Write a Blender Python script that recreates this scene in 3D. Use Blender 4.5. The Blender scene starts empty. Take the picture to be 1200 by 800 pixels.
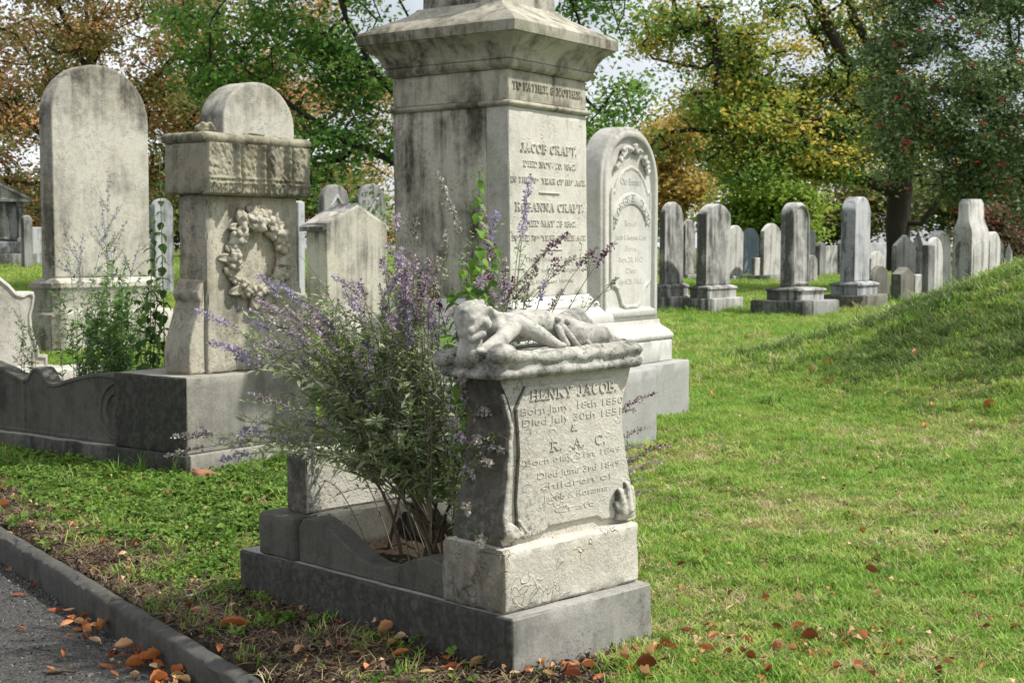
import bpy, bmesh, math, random
import numpy as np
from mathutils import Vector, Matrix, Euler, noise as mnoise

# ---------------------------------------------------------------- camera, sky, sun, exposure
SC = bpy.context.scene
COL = SC.collection
F_PX, HOR, EYE = 1666.7, 290.0, 1.4
PITCH = math.atan((400 - HOR) / F_PX)
cd = bpy.data.cameras.new('camera'); cam = bpy.data.objects.new('camera', cd); COL.objects.link(cam)
cam.location = (0, 0, EYE); cam.rotation_euler = (math.radians(90) - PITCH, 0, 0)
cd.lens = 50; cd.sensor_width = 36; cd.clip_start = .05; cd.clip_end = 2000
cd.dof.use_dof = True; cd.dof.focus_distance = 5.0; cd.dof.aperture_fstop = 10.0
SC.camera = cam

SUN = Vector((.585, .025, .81)).normalized()
W = bpy.data.worlds.new('World'); SC.world = W; W.use_nodes = True
wt = W.node_tree; wt.nodes.clear()
wo = wt.nodes.new('ShaderNodeOutputWorld'); wb = wt.nodes.new('ShaderNodeBackground')
sky = wt.nodes.new('ShaderNodeTexSky'); sky.sky_type = 'NISHITA'; sky.sun_disc = False
sky.sun_elevation = math.asin(SUN.z); sky.sun_rotation = math.atan2(SUN.x, SUN.y)
sky.air_density = 1.0; sky.dust_density = 1.5; sky.ozone_density = 1.0
# broken white cloud: noise on the sky direction, even all round
wc = wt.nodes.new('ShaderNodeTexCoord'); wn = wt.nodes.new('ShaderNodeTexNoise')
wn.inputs['Scale'].default_value = 3.0; wn.inputs['Detail'].default_value = 7; wn.inputs['Roughness'].default_value = .58
wr = wt.nodes.new('ShaderNodeMapRange'); wr.inputs[1].default_value = .30; wr.inputs[2].default_value = .54; wr.inputs[4].default_value = .9
wm = wt.nodes.new('ShaderNodeMix'); wm.data_type = 'RGBA'; wm.inputs[7].default_value = (15.5, 16.0, 16.8, 1)
wt.links.new(wc.outputs['Generated'], wn.inputs['Vector']); wt.links.new(wn.outputs['Fac'], wr.inputs[0])
wt.links.new(wr.outputs[0], wm.inputs[0]); wt.links.new(sky.outputs[0], wm.inputs[6])
wt.links.new(wm.outputs[2], wb.inputs['Color']); wb.inputs['Strength'].default_value = .06
wt.links.new(wb.outputs[0], wo.inputs['Surface'])
sd = bpy.data.lights.new('sun', 'SUN'); sd.energy = 4.6; sd.angle = math.radians(1.2); sd.color = (1, .955, .88)
so = bpy.data.objects.new('sun', sd); COL.objects.link(so); so.location = (20, 0, 30)
so.rotation_euler = (-SUN).to_track_quat('-Z', 'Y').to_euler()
vs = SC.view_settings; vs.view_transform = 'Standard'; vs.look = 'None'; vs.exposure = .34; vs.gamma = 1; vs.use_curve_mapping = False
try:
    SC.cycles.max_bounces = 8; SC.cycles.transparent_max_bounces = 8; SC.cycles.use_adaptive_sampling = True
except Exception: pass

# ---------------------------------------------------------------- helpers
def ray(px, py):
    a = (px - 600) / F_PX; b = (400 - py) / F_PX
    return np.array([a, math.cos(PITCH) + b * math.sin(PITCH), -math.sin(PITCH) + b * math.cos(PITCH)])
def at(px, py, y):
    r = ray(px, py); t = y / r[1]; return np.array([r[0] * t, y, EYE + r[2] * t])
def sm(a, b, t):
    u = np.clip((t - a) / (b - a), 0, 1); return u * u * (3 - 2 * u)
KA = np.array([-.886, 4.516]); KB = np.array([-2.494, 6.851]); KD = (KB - KA) / np.linalg.norm(KB - KA); KN = np.array([KD[1], -KD[0]])  # KN points to the lawn side
if KN[0] < 0: KN = -KN
def kerb_dist(x, y): return (np.asarray(x) - KA[0]) * KN[0] + (np.asarray(y) - KA[1]) * KN[1]   # >0 lawn side of the kerb's outer edge
def mound_r(x, y): return np.sqrt(((x - 7.35) / 5.92) ** 2 + ((y - 14.93) / np.where(y < 14.93, 6.5, 4.75)) ** 2)
def terrain0(x, y):
    x = np.asarray(x, float); y = np.asarray(y, float)
    k = sm(-2.5, 1.5, x); s = .06 - .04 * k; d0 = 9.5 + 2.5 * k
    d = np.maximum(0, y - d0); d = np.sqrt(d * d + 1) - 1
    g = 1.25 * (1 - np.exp(-d * s / 1.25))
    r = mound_r(x, y)
    g = g + 1.496 * np.where(r < 1, .5 + .5 * np.cos(np.pi * np.clip(r, 0, 1)), 0)
    w = .010 * np.sin(x * 2.1 + y * .7) * np.sin(y * 1.7 - x * .6) + .006 * np.sin(x * 5.3 + 1) * np.sin(y * 4.7)
    return g + w * sm(3, 5, y)
def terrain(x, y):
    kd = kerb_dist(x, y)
    lawn = terrain0(x, y) + .012 * np.exp(-((kd - .35) / .25) ** 2)
    return np.where(kd < .06, -.17, lawn)
def gpt(px, py, y0=3.0, y1=70):
    ys = np.concatenate([np.linspace(y0, 20, 700), np.linspace(20, y1, 500)]); r = ray(px, py); t = ys / r[1]
    X, Z = r[0] * t, EYE + r[2] * t; kd = kerb_dist(X, ys); h = np.where(kd > .06, terrain(X, ys), -.13)
    i = int(np.argmax(Z < h)); return np.array([X[i], ys[i], h[i]])
def tag(o, label=None, cat=None, group=None, kind=None):
    if label: o['label'] = label
    if cat: o['category'] = cat
    if group: o['group'] = group
    if kind: o['kind'] = kind
    return o
def thing(name, label, cat, loc=(0, 0, 0), rot=(0, 0, 0), group=None):
    o = bpy.data.objects.new(name, None); COL.objects.link(o); o.location = loc; o.rotation_euler = rot
    o.empty_display_size = .1
    return tag(o, label, cat, group)
def link(name, me, mat, parent=None, smooth=40):
    if mat is not None:
        me.materials.clear(); me.materials.append(mat)
    o = bpy.data.objects.new(name, me); COL.objects.link(o)
    if parent is not None: o.parent = parent
    if smooth:
        me.shade_smooth()
        if smooth < 180: me.set_sharp_from_angle(angle=math.radians(smooth))
    return o
def fastmesh(name, V, Q, attr=None):
    V = np.asarray(V, np.float32); Q = np.asarray(Q, np.int32); k = Q.shape[1]
    me = bpy.data.meshes.new(name); me.vertices.add(len(V)); me.vertices.foreach_set('co', V.ravel())
    me.loops.add(Q.size); me.loops.foreach_set('vertex_index', Q.ravel())
    me.polygons.add(len(Q)); me.polygons.foreach_set('loop_start', np.arange(0, Q.size, k, dtype=np.int32))
    if attr:
        for n, a in attr.items():
            at_ = me.attributes.new(n, 'FLOAT', 'POINT'); at_.data.foreach_set('value', np.asarray(a, np.float32))
    me.update(calc_edges=True); me.validate()
    return me
def pymesh(name, V, Fc):
    me = bpy.data.meshes.new(name); me.from_pydata([tuple(map(float, v)) for v in V], [], Fc); me.update(); return me
def fixn(me):
    bm = bmesh.new(); bm.from_mesh(me); bmesh.ops.remove_doubles(bm, verts=bm.verts, dist=1e-5)
    bmesh.ops.recalc_face_normals(bm, faces=bm.faces); bm.to_mesh(me); bm.free(); me.update(); return me
def nz(p, f, o=0.0): return mnoise.fractal(Vector((p[0] * f + o, p[1] * f - o, p[2] * f + 2 * o)), .9, 2.1, 3)

def blockmesh(x0, x1, y0, y1, z0, z1, bev=.008, cell=.03, rough=.002, chip=.006, seed=0.):
    """a dressed stone block: rounded worn arrises, slightly uneven faces, chipped edges"""
    def ax(a, b):
        L = b - a; n = max(1, int((L - 2 * bev) / cell)); return np.concatenate([[a, a + bev * .35], np.linspace(a + bev, b - bev, n + 1), [b - bev * .35, b]])
    X, Y, Z = ax(x0, x1), ax(y0, y1), ax(z0, z1)
    V = []; Fc = []; idx = {}
    def vid(p):
        k = (round(p[0], 6), round(p[1], 6), round(p[2], 6))
        if k not in idx: idx[k] = len(V); V.append(p)
        return idx[k]
    def face(A, B, fn, flip):
        for i in range(len(A) - 1):
            for j in range(len(B) - 1):
                q = [vid(fn(A[i], B[j])), vid(fn(A[i + 1], B[j])), vid(fn(A[i + 1], B[j + 1])), vid(fn(A[i], B[j + 1]))]
                Fc.append(q[::-1] if flip else q)
    face(X, Z, lambda a, b: (a, y0, b), False); face(X, Z, lambda a, b: (a, y1, b), True)
    face(Y, Z, lambda a, b: (x0, a, b), True); face(Y, Z, lambda a, b: (x1, a, b), False)
    face(X, Y, lambda a, b: (a, b, z1), False); face(X, Y, lambda a, b: (a, b, z0), True)
    lo = np.array([x0, y0, z0]) + bev; hi = np.array([x1, y1, z1]) - bev
    out = []
    for p in V:
        p = np.array(p); c = np.clip(p, lo, hi); d = p - c; L = np.linalg.norm(d)
        if L < 1e-9: out.append(p); continue
        d /= L; ne = int((np.abs(d) > .25).sum())
        q = c + d * bev
        r = rough * nz(q, 6, seed)
        if ne > 1: r -= max(0, nz(q, 22, seed + 3) + .15) * chip + max(0, nz(q, 5, seed + 9) - .1) * chip * 1.6
        out.append(q + d * r)
    return pymesh('block', out, Fc)
def block(parent, name, x0, x1, y0, y1, z0, z1, mat, **k):
    return link(name, blockmesh(x0, x1, y0, y1, z0, z1, **k), mat, parent, 45)

def loftmesh(rings, n=10, rough=.0, seed=0., cap=True):
    """rings: (z, x0, x1, y0, y1); rectangular sections stacked"""
    V = []; Fc = []; m = 4 * n
    for (z, x0, x1, y0, y1) in rings:
        cs = [(x0, y0), (x1, y0), (x1, y1), (x0, y1)]
        for s in range(4):
            a, b = cs[s], cs[(s + 1) % 4]
            for i in range(n):
                t = i / n; p = np.array([a[0] + (b[0] - a[0]) * t, a[1] + (b[1] - a[1]) * t, z])
                if rough:
                    d = np.array([p[0] - (x0 + x1) / 2, p[1] - (y0 + y1) / 2, 0]); d /= (np.linalg.norm(d) + 1e-9)
                    p = p + d * rough * nz(p, 8, seed) + np.array([0, 0, rough * .6 * nz(p, 7, seed + 4)])
                    if i == 0: p -= d * abs(nz(p, 17, seed + 2)) * rough * 3
                V.append(p)
    for r in range(len(rings) - 1):
        for i in range(m):
            j = (i + 1) % m; Fc.append([r * m + i, r * m + j, (r + 1) * m + j, (r + 1) * m + i])
    if cap:
        Fc.append(list(range(m))[::-1]); Fc.append([(len(rings) - 1) * m + i for i in range(m)])
    return pymesh('loft', V, Fc)
def loft(parent, name, rings, mat, n=10, rough=.0015, seed=0., smooth=30):
    return link(name, loftmesh(rings, n, rough, seed), mat, parent, smooth)

def offset_poly(P, d):
    P = np.asarray(P, float); n = len(P); out = []
    for i in range(n):
        a, b, c = P[i - 1], P[i], P[(i + 1) % n]
        e1 = (b - a) / (np.linalg.norm(b - a) + 1e-9); e2 = (c - b) / (np.linalg.norm(c - b) + 1e-9)
        n1 = np.array([-e1[1], e1[0]]); n2 = np.array([-e2[1], e2[0]]); m = n1 + n2; L = m @ m
        m = m / L * 2 if L > .4 else m
        out.append(b + m * d)
    return np.array(out)                      # counter-clockwise outline: positive d goes inwards
def relief(parent, name, P, steps, y_back, mat, smooth=35, rough=0., seed=0.):
    """outline P (x,z), counter-clockwise seen from the front (-y); steps: (inset, y) from the back edge to the front cap"""
    V = []; Fc = []; n = len(P)
    rings = [(0., y_back)] + list(steps)
    for (ins, y) in rings:
        for q in offset_poly(P, ins):
            p = np.array([q[0], y, q[1]])
            if rough: p = p + np.array([rough * nz(p, 9, seed), 0, rough * nz(p, 9, seed + 5)])
            V.append(p)
    for r in range(len(rings) - 1):
        for i in range(n):
            j = (i + 1) % n; Fc.append([r * n + i, r * n + j, (r + 1) * n + j, (r + 1) * n + i])
    Fc.append([(len(rings) - 1) * n + i for i in range(n)]); Fc.append(list(range(n))[::-1])
    me = pymesh('relief', V, Fc)
    bm = bmesh.new(); bm.from_mesh(me); bmesh.ops.triangulate(bm, faces=[f for f in bm.faces if len(f.verts) > 4])
    bmesh.ops.recalc_face_normals(bm, faces=bm.faces); bm.to_mesh(me); bm.free(); me.update()
    return link(name, me, mat, parent, smooth)
def arch(x0, x1, z0, zs, zt, n=20, p=2.0):
    """counter-clockwise outline of a round-topped slab: zs spring line, zt crown"""
    cx, r, h = (x0 + x1) / 2, (x1 - x0) / 2, zt - zs
    P = [(x0, z0), (x1, z0)]
    for i in range(n + 1):
        a = math.pi * i / n; c, s = math.cos(a), math.sin(a)
        P.append((cx + r * math.copysign(abs(c) ** (2 / p), c), zs + h * abs(s) ** (2 / p)))
    Q = [P[0]]
    for q in P[1:]:
        if (q[0] - Q[-1][0]) ** 2 + (q[1] - Q[-1][1]) ** 2 > 1e-8: Q.append(q)
    return Q
def segarch(x0, x1, z0, zs, zt, n=10):
    """flat segmental top with square shoulders"""
    P = [(x0, z0), (x1, z0), (x1, zs)]
    for i in range(1, n):
        t = i / n; P.append((x1 + (x0 - x1) * t, zs + (zt - zs) * (1 - (2 * t - 1) ** 2)))
    return P + [(x0, zs)]
def ccw(P): return P     # x to the right, z up, seen from -y

# ---------------------------------------------------------------- materials
class NT:
    def __init__(s, name):
        s.m = bpy.data.materials.new(name); s.m.use_nodes = True; s.t = s.m.node_tree; s.t.nodes.clear()
        s.out = s.t.nodes.new('ShaderNodeOutputMaterial')
    def n(s, ty, ins=None, **kw):
        nd = s.t.nodes.new('ShaderNode' + ty)
        for k, v in kw.items(): setattr(nd, k, v)
        for k, v in (ins or {}).items():
            if hasattr(v, 'is_output'): s.t.links.new(v, nd.inputs[k])
            else: nd.inputs[k].default_value = v
        return nd
    def noise(s, vec, scale, detail=4, rough=.55, dist=0.):
        return s.n('TexNoise', {'Vector': vec, 'Scale': scale, 'Detail': detail, 'Roughness': rough, 'Distortion': dist}).outputs['Fac']
    def math(s, op, a, b=0., clamp=False):
        nd = s.n('Math', {0: a, 1: b}, operation=op); nd.use_clamp = clamp; return nd.outputs[0]
    def mr(s, v, a, b, c=0., d=1.): return s.n('MapRange', {0: v, 1: a, 2: b, 3: c, 4: d}).outputs[0]
    def mix(s, f, a, b, bt='MIX'):
        nd = s.n('Mix', {0: f, 6: a, 7: b}, data_type='RGBA'); nd.blend_type = bt; return nd.outputs[2]
    def ramp(s, f, stops):
        nd = s.n('ValToRGB', {0: f}); cr = nd.color_ramp
        while len(cr.elements) < len(stops): cr.elements.new(.5)
        for e, (p, c) in zip(cr.elements, stops): e.position = p; e.color = (*c, 1)
        return nd.outputs[0]
    def bsdf(s, col, rough=.8, bump=None, strength=.5, dist=.01, spec=.3):
        b = s.n('BsdfPrincipled', {'Base Color': col, 'Roughness': rough})
        b.inputs['Specular IOR Level'].default_value = spec
        if bump is not None:
            bn = s.n('Bump', {'Height': bump, 'Strength': strength, 'Distance': dist}); s.t.links.new(bn.outputs[0], b.inputs['Normal'])
        s.t.links.new(b.outputs[0], s.out.inputs[0]); return s.m
def C(r, g, b): return (r, g, b, 1)

def stone(name, base, dark, stain=.5, spot=.3, green=0., ridge=0., bump=.5, warm=0., grads=(), streak=.5, seed=0., k=1., flank=0., spotx=None):
    """weathered marble / granite. grads: (axis, lo, hi, amount) soiled zones; x zones at left faces also paint in shade"""
    t = NT(name); co = t.n('TexCoord').outputs['Object']
    co = t.n('VectorMath', {0: co, 1: (seed, seed * 1.7, seed * .3)}, operation='ADD').outputs[0] if seed else co
    raw = t.n('TexCoord').outputs['Object']
    n1 = t.noise(co, 2.3 * k, 7, .62, .3); n2 = t.noise(co, 15 * k, 8, .68); n4 = t.noise(co, 110 * k, 4, .6)
    sv = t.n('Mapping', {'Vector': co, 'Scale': (1, 1, .09)}).outputs[0]
    n3 = t.noise(sv, 9 * k, 6, .65, .4)
    f = t.math('ADD', t.math('MULTIPLY', n1, .55), t.math('ADD', t.math('MULTIPLY', n3, .45 * streak + .1), t.math('MULTIPLY', n2, .45 - .35 * streak)))
    mid = .5 * (1.1 + .1 * streak); f = t.mr(f, mid - .045, mid + .13, 0, 1); f = t.math('MULTIPLY', f, stain)
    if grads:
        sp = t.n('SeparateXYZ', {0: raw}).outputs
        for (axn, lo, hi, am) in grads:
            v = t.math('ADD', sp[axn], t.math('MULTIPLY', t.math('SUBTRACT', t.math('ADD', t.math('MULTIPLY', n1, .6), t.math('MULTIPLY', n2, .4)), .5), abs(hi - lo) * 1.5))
            f = t.math('ADD', f, t.mr(v, lo, hi, 0, am))  # soiling, deepened on left faces to stand in for shade
    if flank:                      # algae film mixed with painted-in shade on the left-facing side
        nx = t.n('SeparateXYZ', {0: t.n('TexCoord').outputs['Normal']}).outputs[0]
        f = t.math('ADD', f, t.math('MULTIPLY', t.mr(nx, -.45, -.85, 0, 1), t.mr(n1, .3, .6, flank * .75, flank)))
    f = t.math('MINIMUM', f, .96)
    dk = t.mix(t.mr(t.noise(co, 26 * k, 7, .7), .42, .62), C(*[c_ * .75 for c_ in dark]), C(*[c_ * 2.1 for c_ in dark])); dk = t.mix(t.mr(n3, .45, .7), dk, C(*[c_ * .7 for c_ in dark]))
    col = t.mix(f, C(*base), dk)
    if warm: col = t.mix(t.math('MULTIPLY', t.mr(t.noise(co, 4.1 * k, 5), .5, .72), warm), col, C(base[0] * .95, base[1] * .80, base[2] * .58))
    if green: col = t.mix(t.math('MULTIPLY', t.mr(t.noise(co, 6.3 * k, 6, .65), .5, .7), green), col, C(.10, .10, .045))
    if spot:
        s1 = t.mr(t.noise(co, 48 * k, 5, .7), .53, .62); s2 = t.mr(t.noise(co, 3.4 * k, 4), .38, .62)
        if spotx: s2 = t.math('MULTIPLY', t.mr(t.math('ADD', t.n('SeparateXYZ', {0: raw}).outputs[0], t.math('MULTIPLY', n1, .25)), spotx[0] + .125, spotx[1] + .125, 1, .12), t.mr(s2, 0, 1, .45, 1))
        col = t.mix(t.math('MULTIPLY', t.math('MULTIPLY', s1, s2), spot), col, C(dark[0] * .7, dark[1] * .7, dark[2] * .7))
        s3 = t.mr(t.noise(co, 70 * k, 3, .6), .62, .68)
        col = t.mix(t.math('MULTIPLY', t.math('MULTIPLY', s3, t.math('SUBTRACT', 1., f)), spot * .4), col, C(min(1, base[0] * 1.25), min(1, base[1] * 1.25), min(1, base[2] * 1.25)))
    g = t.mr(n4, .3, .7, .86, 1.1)
    col = t.mix(1., col, t.n('CombineXYZ', {0: g, 1: g, 2: g}).outputs[0], 'MULTIPLY')
    h = t.math('ADD', t.math('MULTIPLY', n2, .8), t.math('MULTIPLY', n4, .3))
    if ridge:
        wv = t.n('VectorMath', {0: co, 1: t.n('TexNoise', {'Vector': co, 'Scale': 5.0, 'Detail': 3}).outputs['Color']}, operation='ADD').outputs[0]
        v = t.n('TexVoronoi', {'Vector': t.n('Mapping', {'Vector': wv, 'Rotation': (0, .5, .4), 'Scale': (1.3, 1, .62)}).outputs[0], 'Scale': 7.5 * k}, feature='DISTANCE_TO_EDGE').outputs['Distance']
        rd = t.mr(v, 0, .05, 1, 0); rd = t.math('MULTIPLY', rd, t.mr(t.noise(co, 7.0 * k, 3), .5, .6))
        h = t.math('ADD', h, t.math('MULTIPLY', rd, ridge))
    return t.bsdf(col, .86, h, bump, .012 / k, .22)

M = {}
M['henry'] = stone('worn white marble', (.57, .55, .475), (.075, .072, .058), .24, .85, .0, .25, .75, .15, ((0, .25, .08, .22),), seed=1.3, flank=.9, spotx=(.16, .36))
M['henry_cap'] = stone('soot blackened carved marble', (.46, .45, .40), (.045, .045, .038), 1.1, .85, .12, 0, .9, 0, (), streak=.1, seed=2.1, k=1.5)
M['henry_child'] = stone('worn carved marble', (.46, .45, .40), (.06, .06, .052), .75, .6, .06, 0, .45, 0, (), streak=.1, seed=2.6, k=1.5)
M['henry_base'] = stone('veined pale marble base', (.56, .535, .46), (.11, .105, .085), .30, .25, .05, 1.0, .75, .25, ((0, .04, .022, .85),), seed=3.3)  # left face darkened: stain plus painted shade
M['plinth'] = stone('grey granite plinth', (.32, .315, .285), (.038, .038, .031), .5, .5, .08, 0, .4, 0, ((0, .022, .008, .95),), seed=4.2, k=1.4)  # x zone blackens the left side, part grime, part shade put into the colour
M['rail'] = stone('dark weathered marble rail', (.105, .102, .086), (.035, .035, .028), .8, .5, .15, 0, .4, 0, (), seed=5.2, k=1.3)
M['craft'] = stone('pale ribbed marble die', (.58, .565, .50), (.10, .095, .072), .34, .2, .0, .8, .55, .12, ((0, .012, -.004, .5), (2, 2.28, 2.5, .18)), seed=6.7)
M['craft_top'] = stone('mossy stained marble cornice', (.43, .41, .335), (.07, .065, .045), .95, .4, .38, 0, .5, .1, ((0, .02, -.02, .35),), streak=.6, seed=7.7)
M['george'] = stone('clean white marble', (.60, .59, .545), (.12, .12, .10), .30, .2, .0, 0, .4, .05, ((2, 1.95, 2.45, .5),), seed=8.1)
M['george_base'] = stone('light grey granite base', (.36, .36, .345), (.12, .12, .11), .35, .2, 0, .3, .4, 0, (), seed=8.8)
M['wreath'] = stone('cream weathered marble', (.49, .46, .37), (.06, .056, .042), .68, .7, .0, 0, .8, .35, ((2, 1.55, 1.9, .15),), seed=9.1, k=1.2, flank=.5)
M['wreath_cap'] = stone('lichened marble cap', (.36, .34, .255), (.055, .052, .038), 1.0, .6, .5, 0, .8, .3, ((0, .23, .205, .5),), streak=.7, seed=10.1, k=1.2)
M['wreath_base'] = stone('dark base marble', (.30, .29, .25), (.03, .03, .024), .5, .3, .1, .2, .5, 0, ((0, .02, .006, .95),), seed=11.4)  # left side carries stain and painted shade together
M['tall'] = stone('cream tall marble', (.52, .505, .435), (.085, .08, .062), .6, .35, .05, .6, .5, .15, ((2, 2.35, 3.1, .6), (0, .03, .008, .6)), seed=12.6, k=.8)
M['gable'] = stone('cream gabled marble', (.50, .48, .41), (.08, .078, .065), .8, .5, .05, 0, .4, .3, (), streak=.9, seed=13.2, k=.8)
M['scroll'] = stone('pale carved scroll marble', (.52, .50, .44), (.12, .115, .095), .5, .35, .1, .4, .6, .1, (), seed=14.4)
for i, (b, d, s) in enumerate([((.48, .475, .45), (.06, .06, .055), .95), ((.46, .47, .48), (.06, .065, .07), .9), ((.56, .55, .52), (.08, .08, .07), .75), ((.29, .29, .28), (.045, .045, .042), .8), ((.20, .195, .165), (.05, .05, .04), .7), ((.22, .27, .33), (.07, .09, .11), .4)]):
    M['bg%d' % i] = stone('weathered headstone stone %d' % i, b, d, s, .25, .04, 0, .4, .05, ((0, .03, .008, .6),), streak=.95, seed=20.5 + 3 * i, k=.7)  # x zone paints the left sides darker, for staining and shade alike

def leafmat(name, stops, trans=.35, rough=.55, attr='tint', spec=.25):
    t = NT(name); f = t.n('Attribute', attribute_name=attr).outputs['Fac'] if attr else t.n('ObjectInfo').outputs['Random']
    col = t.ramp(f, stops)
    d = t.n('BsdfPrincipled', {'Base Color': col, 'Roughness': rough}); d.inputs['Specular IOR Level'].default_value = spec
    tr = t.n('BsdfTranslucent', {'Color': t.mix(.5, col, t.n('Gamma', {0: col, 1: .75}).outputs[0])})
    mx = t.n('MixShader', {0: trans, 1: d.outputs[0], 2: tr.outputs[0]}); t.t.links.new(mx.outputs[0], t.out.inputs[0]); return t.m
def barkmat(name, a, b):
    t = NT(name); co = t.n('TexCoord').outputs['Object']
    v = t.n('Mapping', {'Vector': co, 'Scale': (1, 1, .25)}).outputs[0]; n = t.noise(v, 9, 6, .7)
    return t.bsdf(t.mix(n, C(*a), C(*b)), .9, n, .9, .05, .1)
M['bark'] = barkmat('dark bark', (.018, .016, .013), (.065, .058, .048))
M['stem_brown'] = barkmat('woody stem', (.05, .035, .022), (.15, .115, .08))
M['stem_green'] = barkmat('pale green stem', (.22, .24, .17), (.32, .33, .26))

# ---------------------------------------------------------------- ground, path, kerb
def lines(*segs):
    out = []
    for a, b, n in segs: out += list(np.linspace(a, b, n, endpoint=False))
    return np.array(out + [segs[-1][1]])
_terr = terrain
def terrain(x, y):
    kd = kerb_dist(x, y); return np.where(kd < .06, -.17, _terr(x, y) - .04 * (1 - sm(.065, .11, kd)) * (kd < .3))
gx = lines((-400, -40, 20), (-40, -8, 40), (-8, -3.2, 60), (-3.2, 4.5, 130), (4.5, 16, 70), (16, 50, 40), (50, 400, 20))
gy = lines((-30, 2.5, 20), (2.5, 8, 100), (8, 22, 110), (22, 60, 60), (60, 500, 40))
GX, GY = np.meshgrid(gx, gy); GZ = terrain(GX, GY)
nV = len(gx); ii = np.arange(len(gy) - 1)[:, None] * nV + np.arange(nV - 1)[None, :]
Qd = np.stack([ii, ii + 1, ii + 1 + nV, ii + nV], -1).reshape(-1, 4)
def hnoise(x, y, f, o=0.):
    return (np.sin(x * f * 1.7 + o + 1.3 * np.sin(y * f * 1.1 + o)) * np.sin(y * f * 1.9 - o + 1.1 * np.sin(x * f * .9 - 2 * o)))
def soilw(x, y):
    """bare earth: along the kerb and between the kerb and the front tomb"""
    x = np.asarray(x, float); y = np.asarray(y, float); kd = kerb_dist(x, y); n = hnoise(x, y, 2.6) * .5 + hnoise(x, y, 7.1, 2.) * .5
    a = 1 - sm(.22, .80, kd + .30 * n)
    b = (1 - sm(5.35, 6.35, y + .35 * n + .35 * (x + .9))) * (1 - sm(.25, .45, x))
    return np.maximum(a, b)
t = NT('earth and turf'); gp = t.n('NewGeometry').outputs['Position']; sw = t.n('Attribute', attribute_name='soil').outputs['Fac']
a1 = t.noise(gp, 1.3, 6, .6); a2 = t.noise(gp, 9, 6, .65); a3 = t.noise(gp, 60, 5, .65)
turf = t.mix(t.mr(a1, .35, .65), C(.085, .125, .028), C(.15, .175, .055)); turf = t.mix(t.mr(a2, .52, .7), turf, C(.22, .185, .09))
earth = t.mix(a3, C(.018, .013, .009), C(.085, .062, .042)); earth = t.mix(t.mr(a2, .5, .68), earth, C(.13, .10, .07))
M['ground'] = t.bsdf(t.mix(sw, turf, earth), .95, t.math('ADD', a3, t.math('MULTIPLY', a2, 1.5)), .9, .03, .1)
g_me = fastmesh('ground', np.stack([GX, GY, GZ], -1).reshape(-1, 3), Qd, {'soil': soilw(GX, GY).ravel()})
ground = tag(link('ground', g_me, M['ground'], None, 180), 'grassy cemetery ground with a low mound at right', 'ground', kind='structure')

t = NT('worn asphalt'); gp = t.n('NewGeometry').outputs['Position']
v = t.n('TexVoronoi', {'Vector': gp, 'Scale': 170.0}); vc = t.n('SeparateColor', {0: v.outputs['Color']}).outputs[0]
b1 = t.noise(gp, 2.2, 5); b2 = t.noise(gp, 45, 5, .7)
col = t.mix(t.mr(vc, .15, .95), C(.022, .021, .020), C(.13, .125, .115)); col = t.mix(t.math('MULTIPLY', b1, .5), col, C(.06, .055, .048))
col = t.mix(t.mr(b2, .58, .68), col, C(.02, .019, .018))
hh = t.math('ADD', t.math('MULTIPLY', t.mr(v.outputs['Distance'], 0, .6, 1, 0), .7), b2)
M['asphalt'] = t.bsdf(col, .82, hh, 1., .008, .3)
def kp(s, k, z): p = KA + KD * s + KN * k; return (p[0], p[1], z)
V = []; Fc = []
ns, nk = 60, 30
for i in range(ns + 1):
    for j in range(nk + 1):
        s = -8 + 40 * i / ns; k = .03 - 7 * (j / nk) ** 1.5
        V.append(kp(s, k, -.13 + .006 * hnoise(s, k, 1.5) - .01 * (k < -.3) * 0))
for i in range(ns):
    for j in range(nk): q = i * (nk + 1) + j; Fc.append([q, q + 1, q + nk + 2, q + nk + 1])
path = tag(link('path', pymesh('path', V, Fc), M['asphalt'], None, 180), 'dark asphalt path along the kerb', 'path', kind='structure')
M['kerb'] = stone('dark kerb stone', (.085, .083, .075), (.032, .032, .028), .6, .5, .12, 0, .6, .2, (), streak=.1, seed=16.2, k=1.4)
V = []; Fc = []; prof = [(0.004, -.30), (.0, -.09), (.0, -.05), (.001, -.012), (.008, -.003), (.022, .002), (.04, .004), (.062, .003), (.074, -.004), (.078, -.02), (.078, -.30)]
S = np.concatenate([np.linspace(-4, -.6, 30), np.linspace(-.6, 3.6, 240), np.linspace(3.6, 22, 80)[1:]])
for s in S:
    for (k, z) in prof:
        p = np.array(kp(s, k, z)); 
        if z > -.2:
            c = max(0, nz(p, 9, 4.)) * .022 + max(0, nz(p, 30, 1.)) * .012
            if k < .03: p[2] -= c * (z > -.02); p[:2] += KN * c * .7
            p += np.array([KN[0], KN[1], 0]) * .004 * nz(p, 5, 7.) + np.array([0, 0, .004 * nz(p, 3, 2.)])
        V.append(p)
m = len(prof)
for i in range(len(S) - 1):
    for j in range(m - 1): Fc.append([i * m + j, (i + 1) * m + j, (i + 1) * m + j + 1, i * m + j + 1])
kerb = tag(link('kerb', fixn(pymesh('kerb', V, Fc)), M['kerb'], None, 50), 'dark stone kerb between path and grave plots', 'kerb', kind='structure')

FOOT = []      # footprints (location, yaw, x0, x1, y0, y1) kept clear of grass
def foot(loc, yaw, x0, x1, y0, y1): FOOT.append((loc[0], loc[1], yaw, x0, x1, y0, y1))
def inside(x, y, pad=0.):
    m = np.zeros(len(x), bool)
    for (cx, cy, yaw, x0, x1, y0, y1) in FOOT:
        c, s = math.cos(yaw), math.sin(yaw); u = (x - cx) * c + (y - cy) * s; v = -(x - cx) * s + (y - cy) * c
        m |= (u > x0 - pad) & (u < x1 + pad) & (v > y0 - pad) & (v < y1 + pad)
    return m

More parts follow.
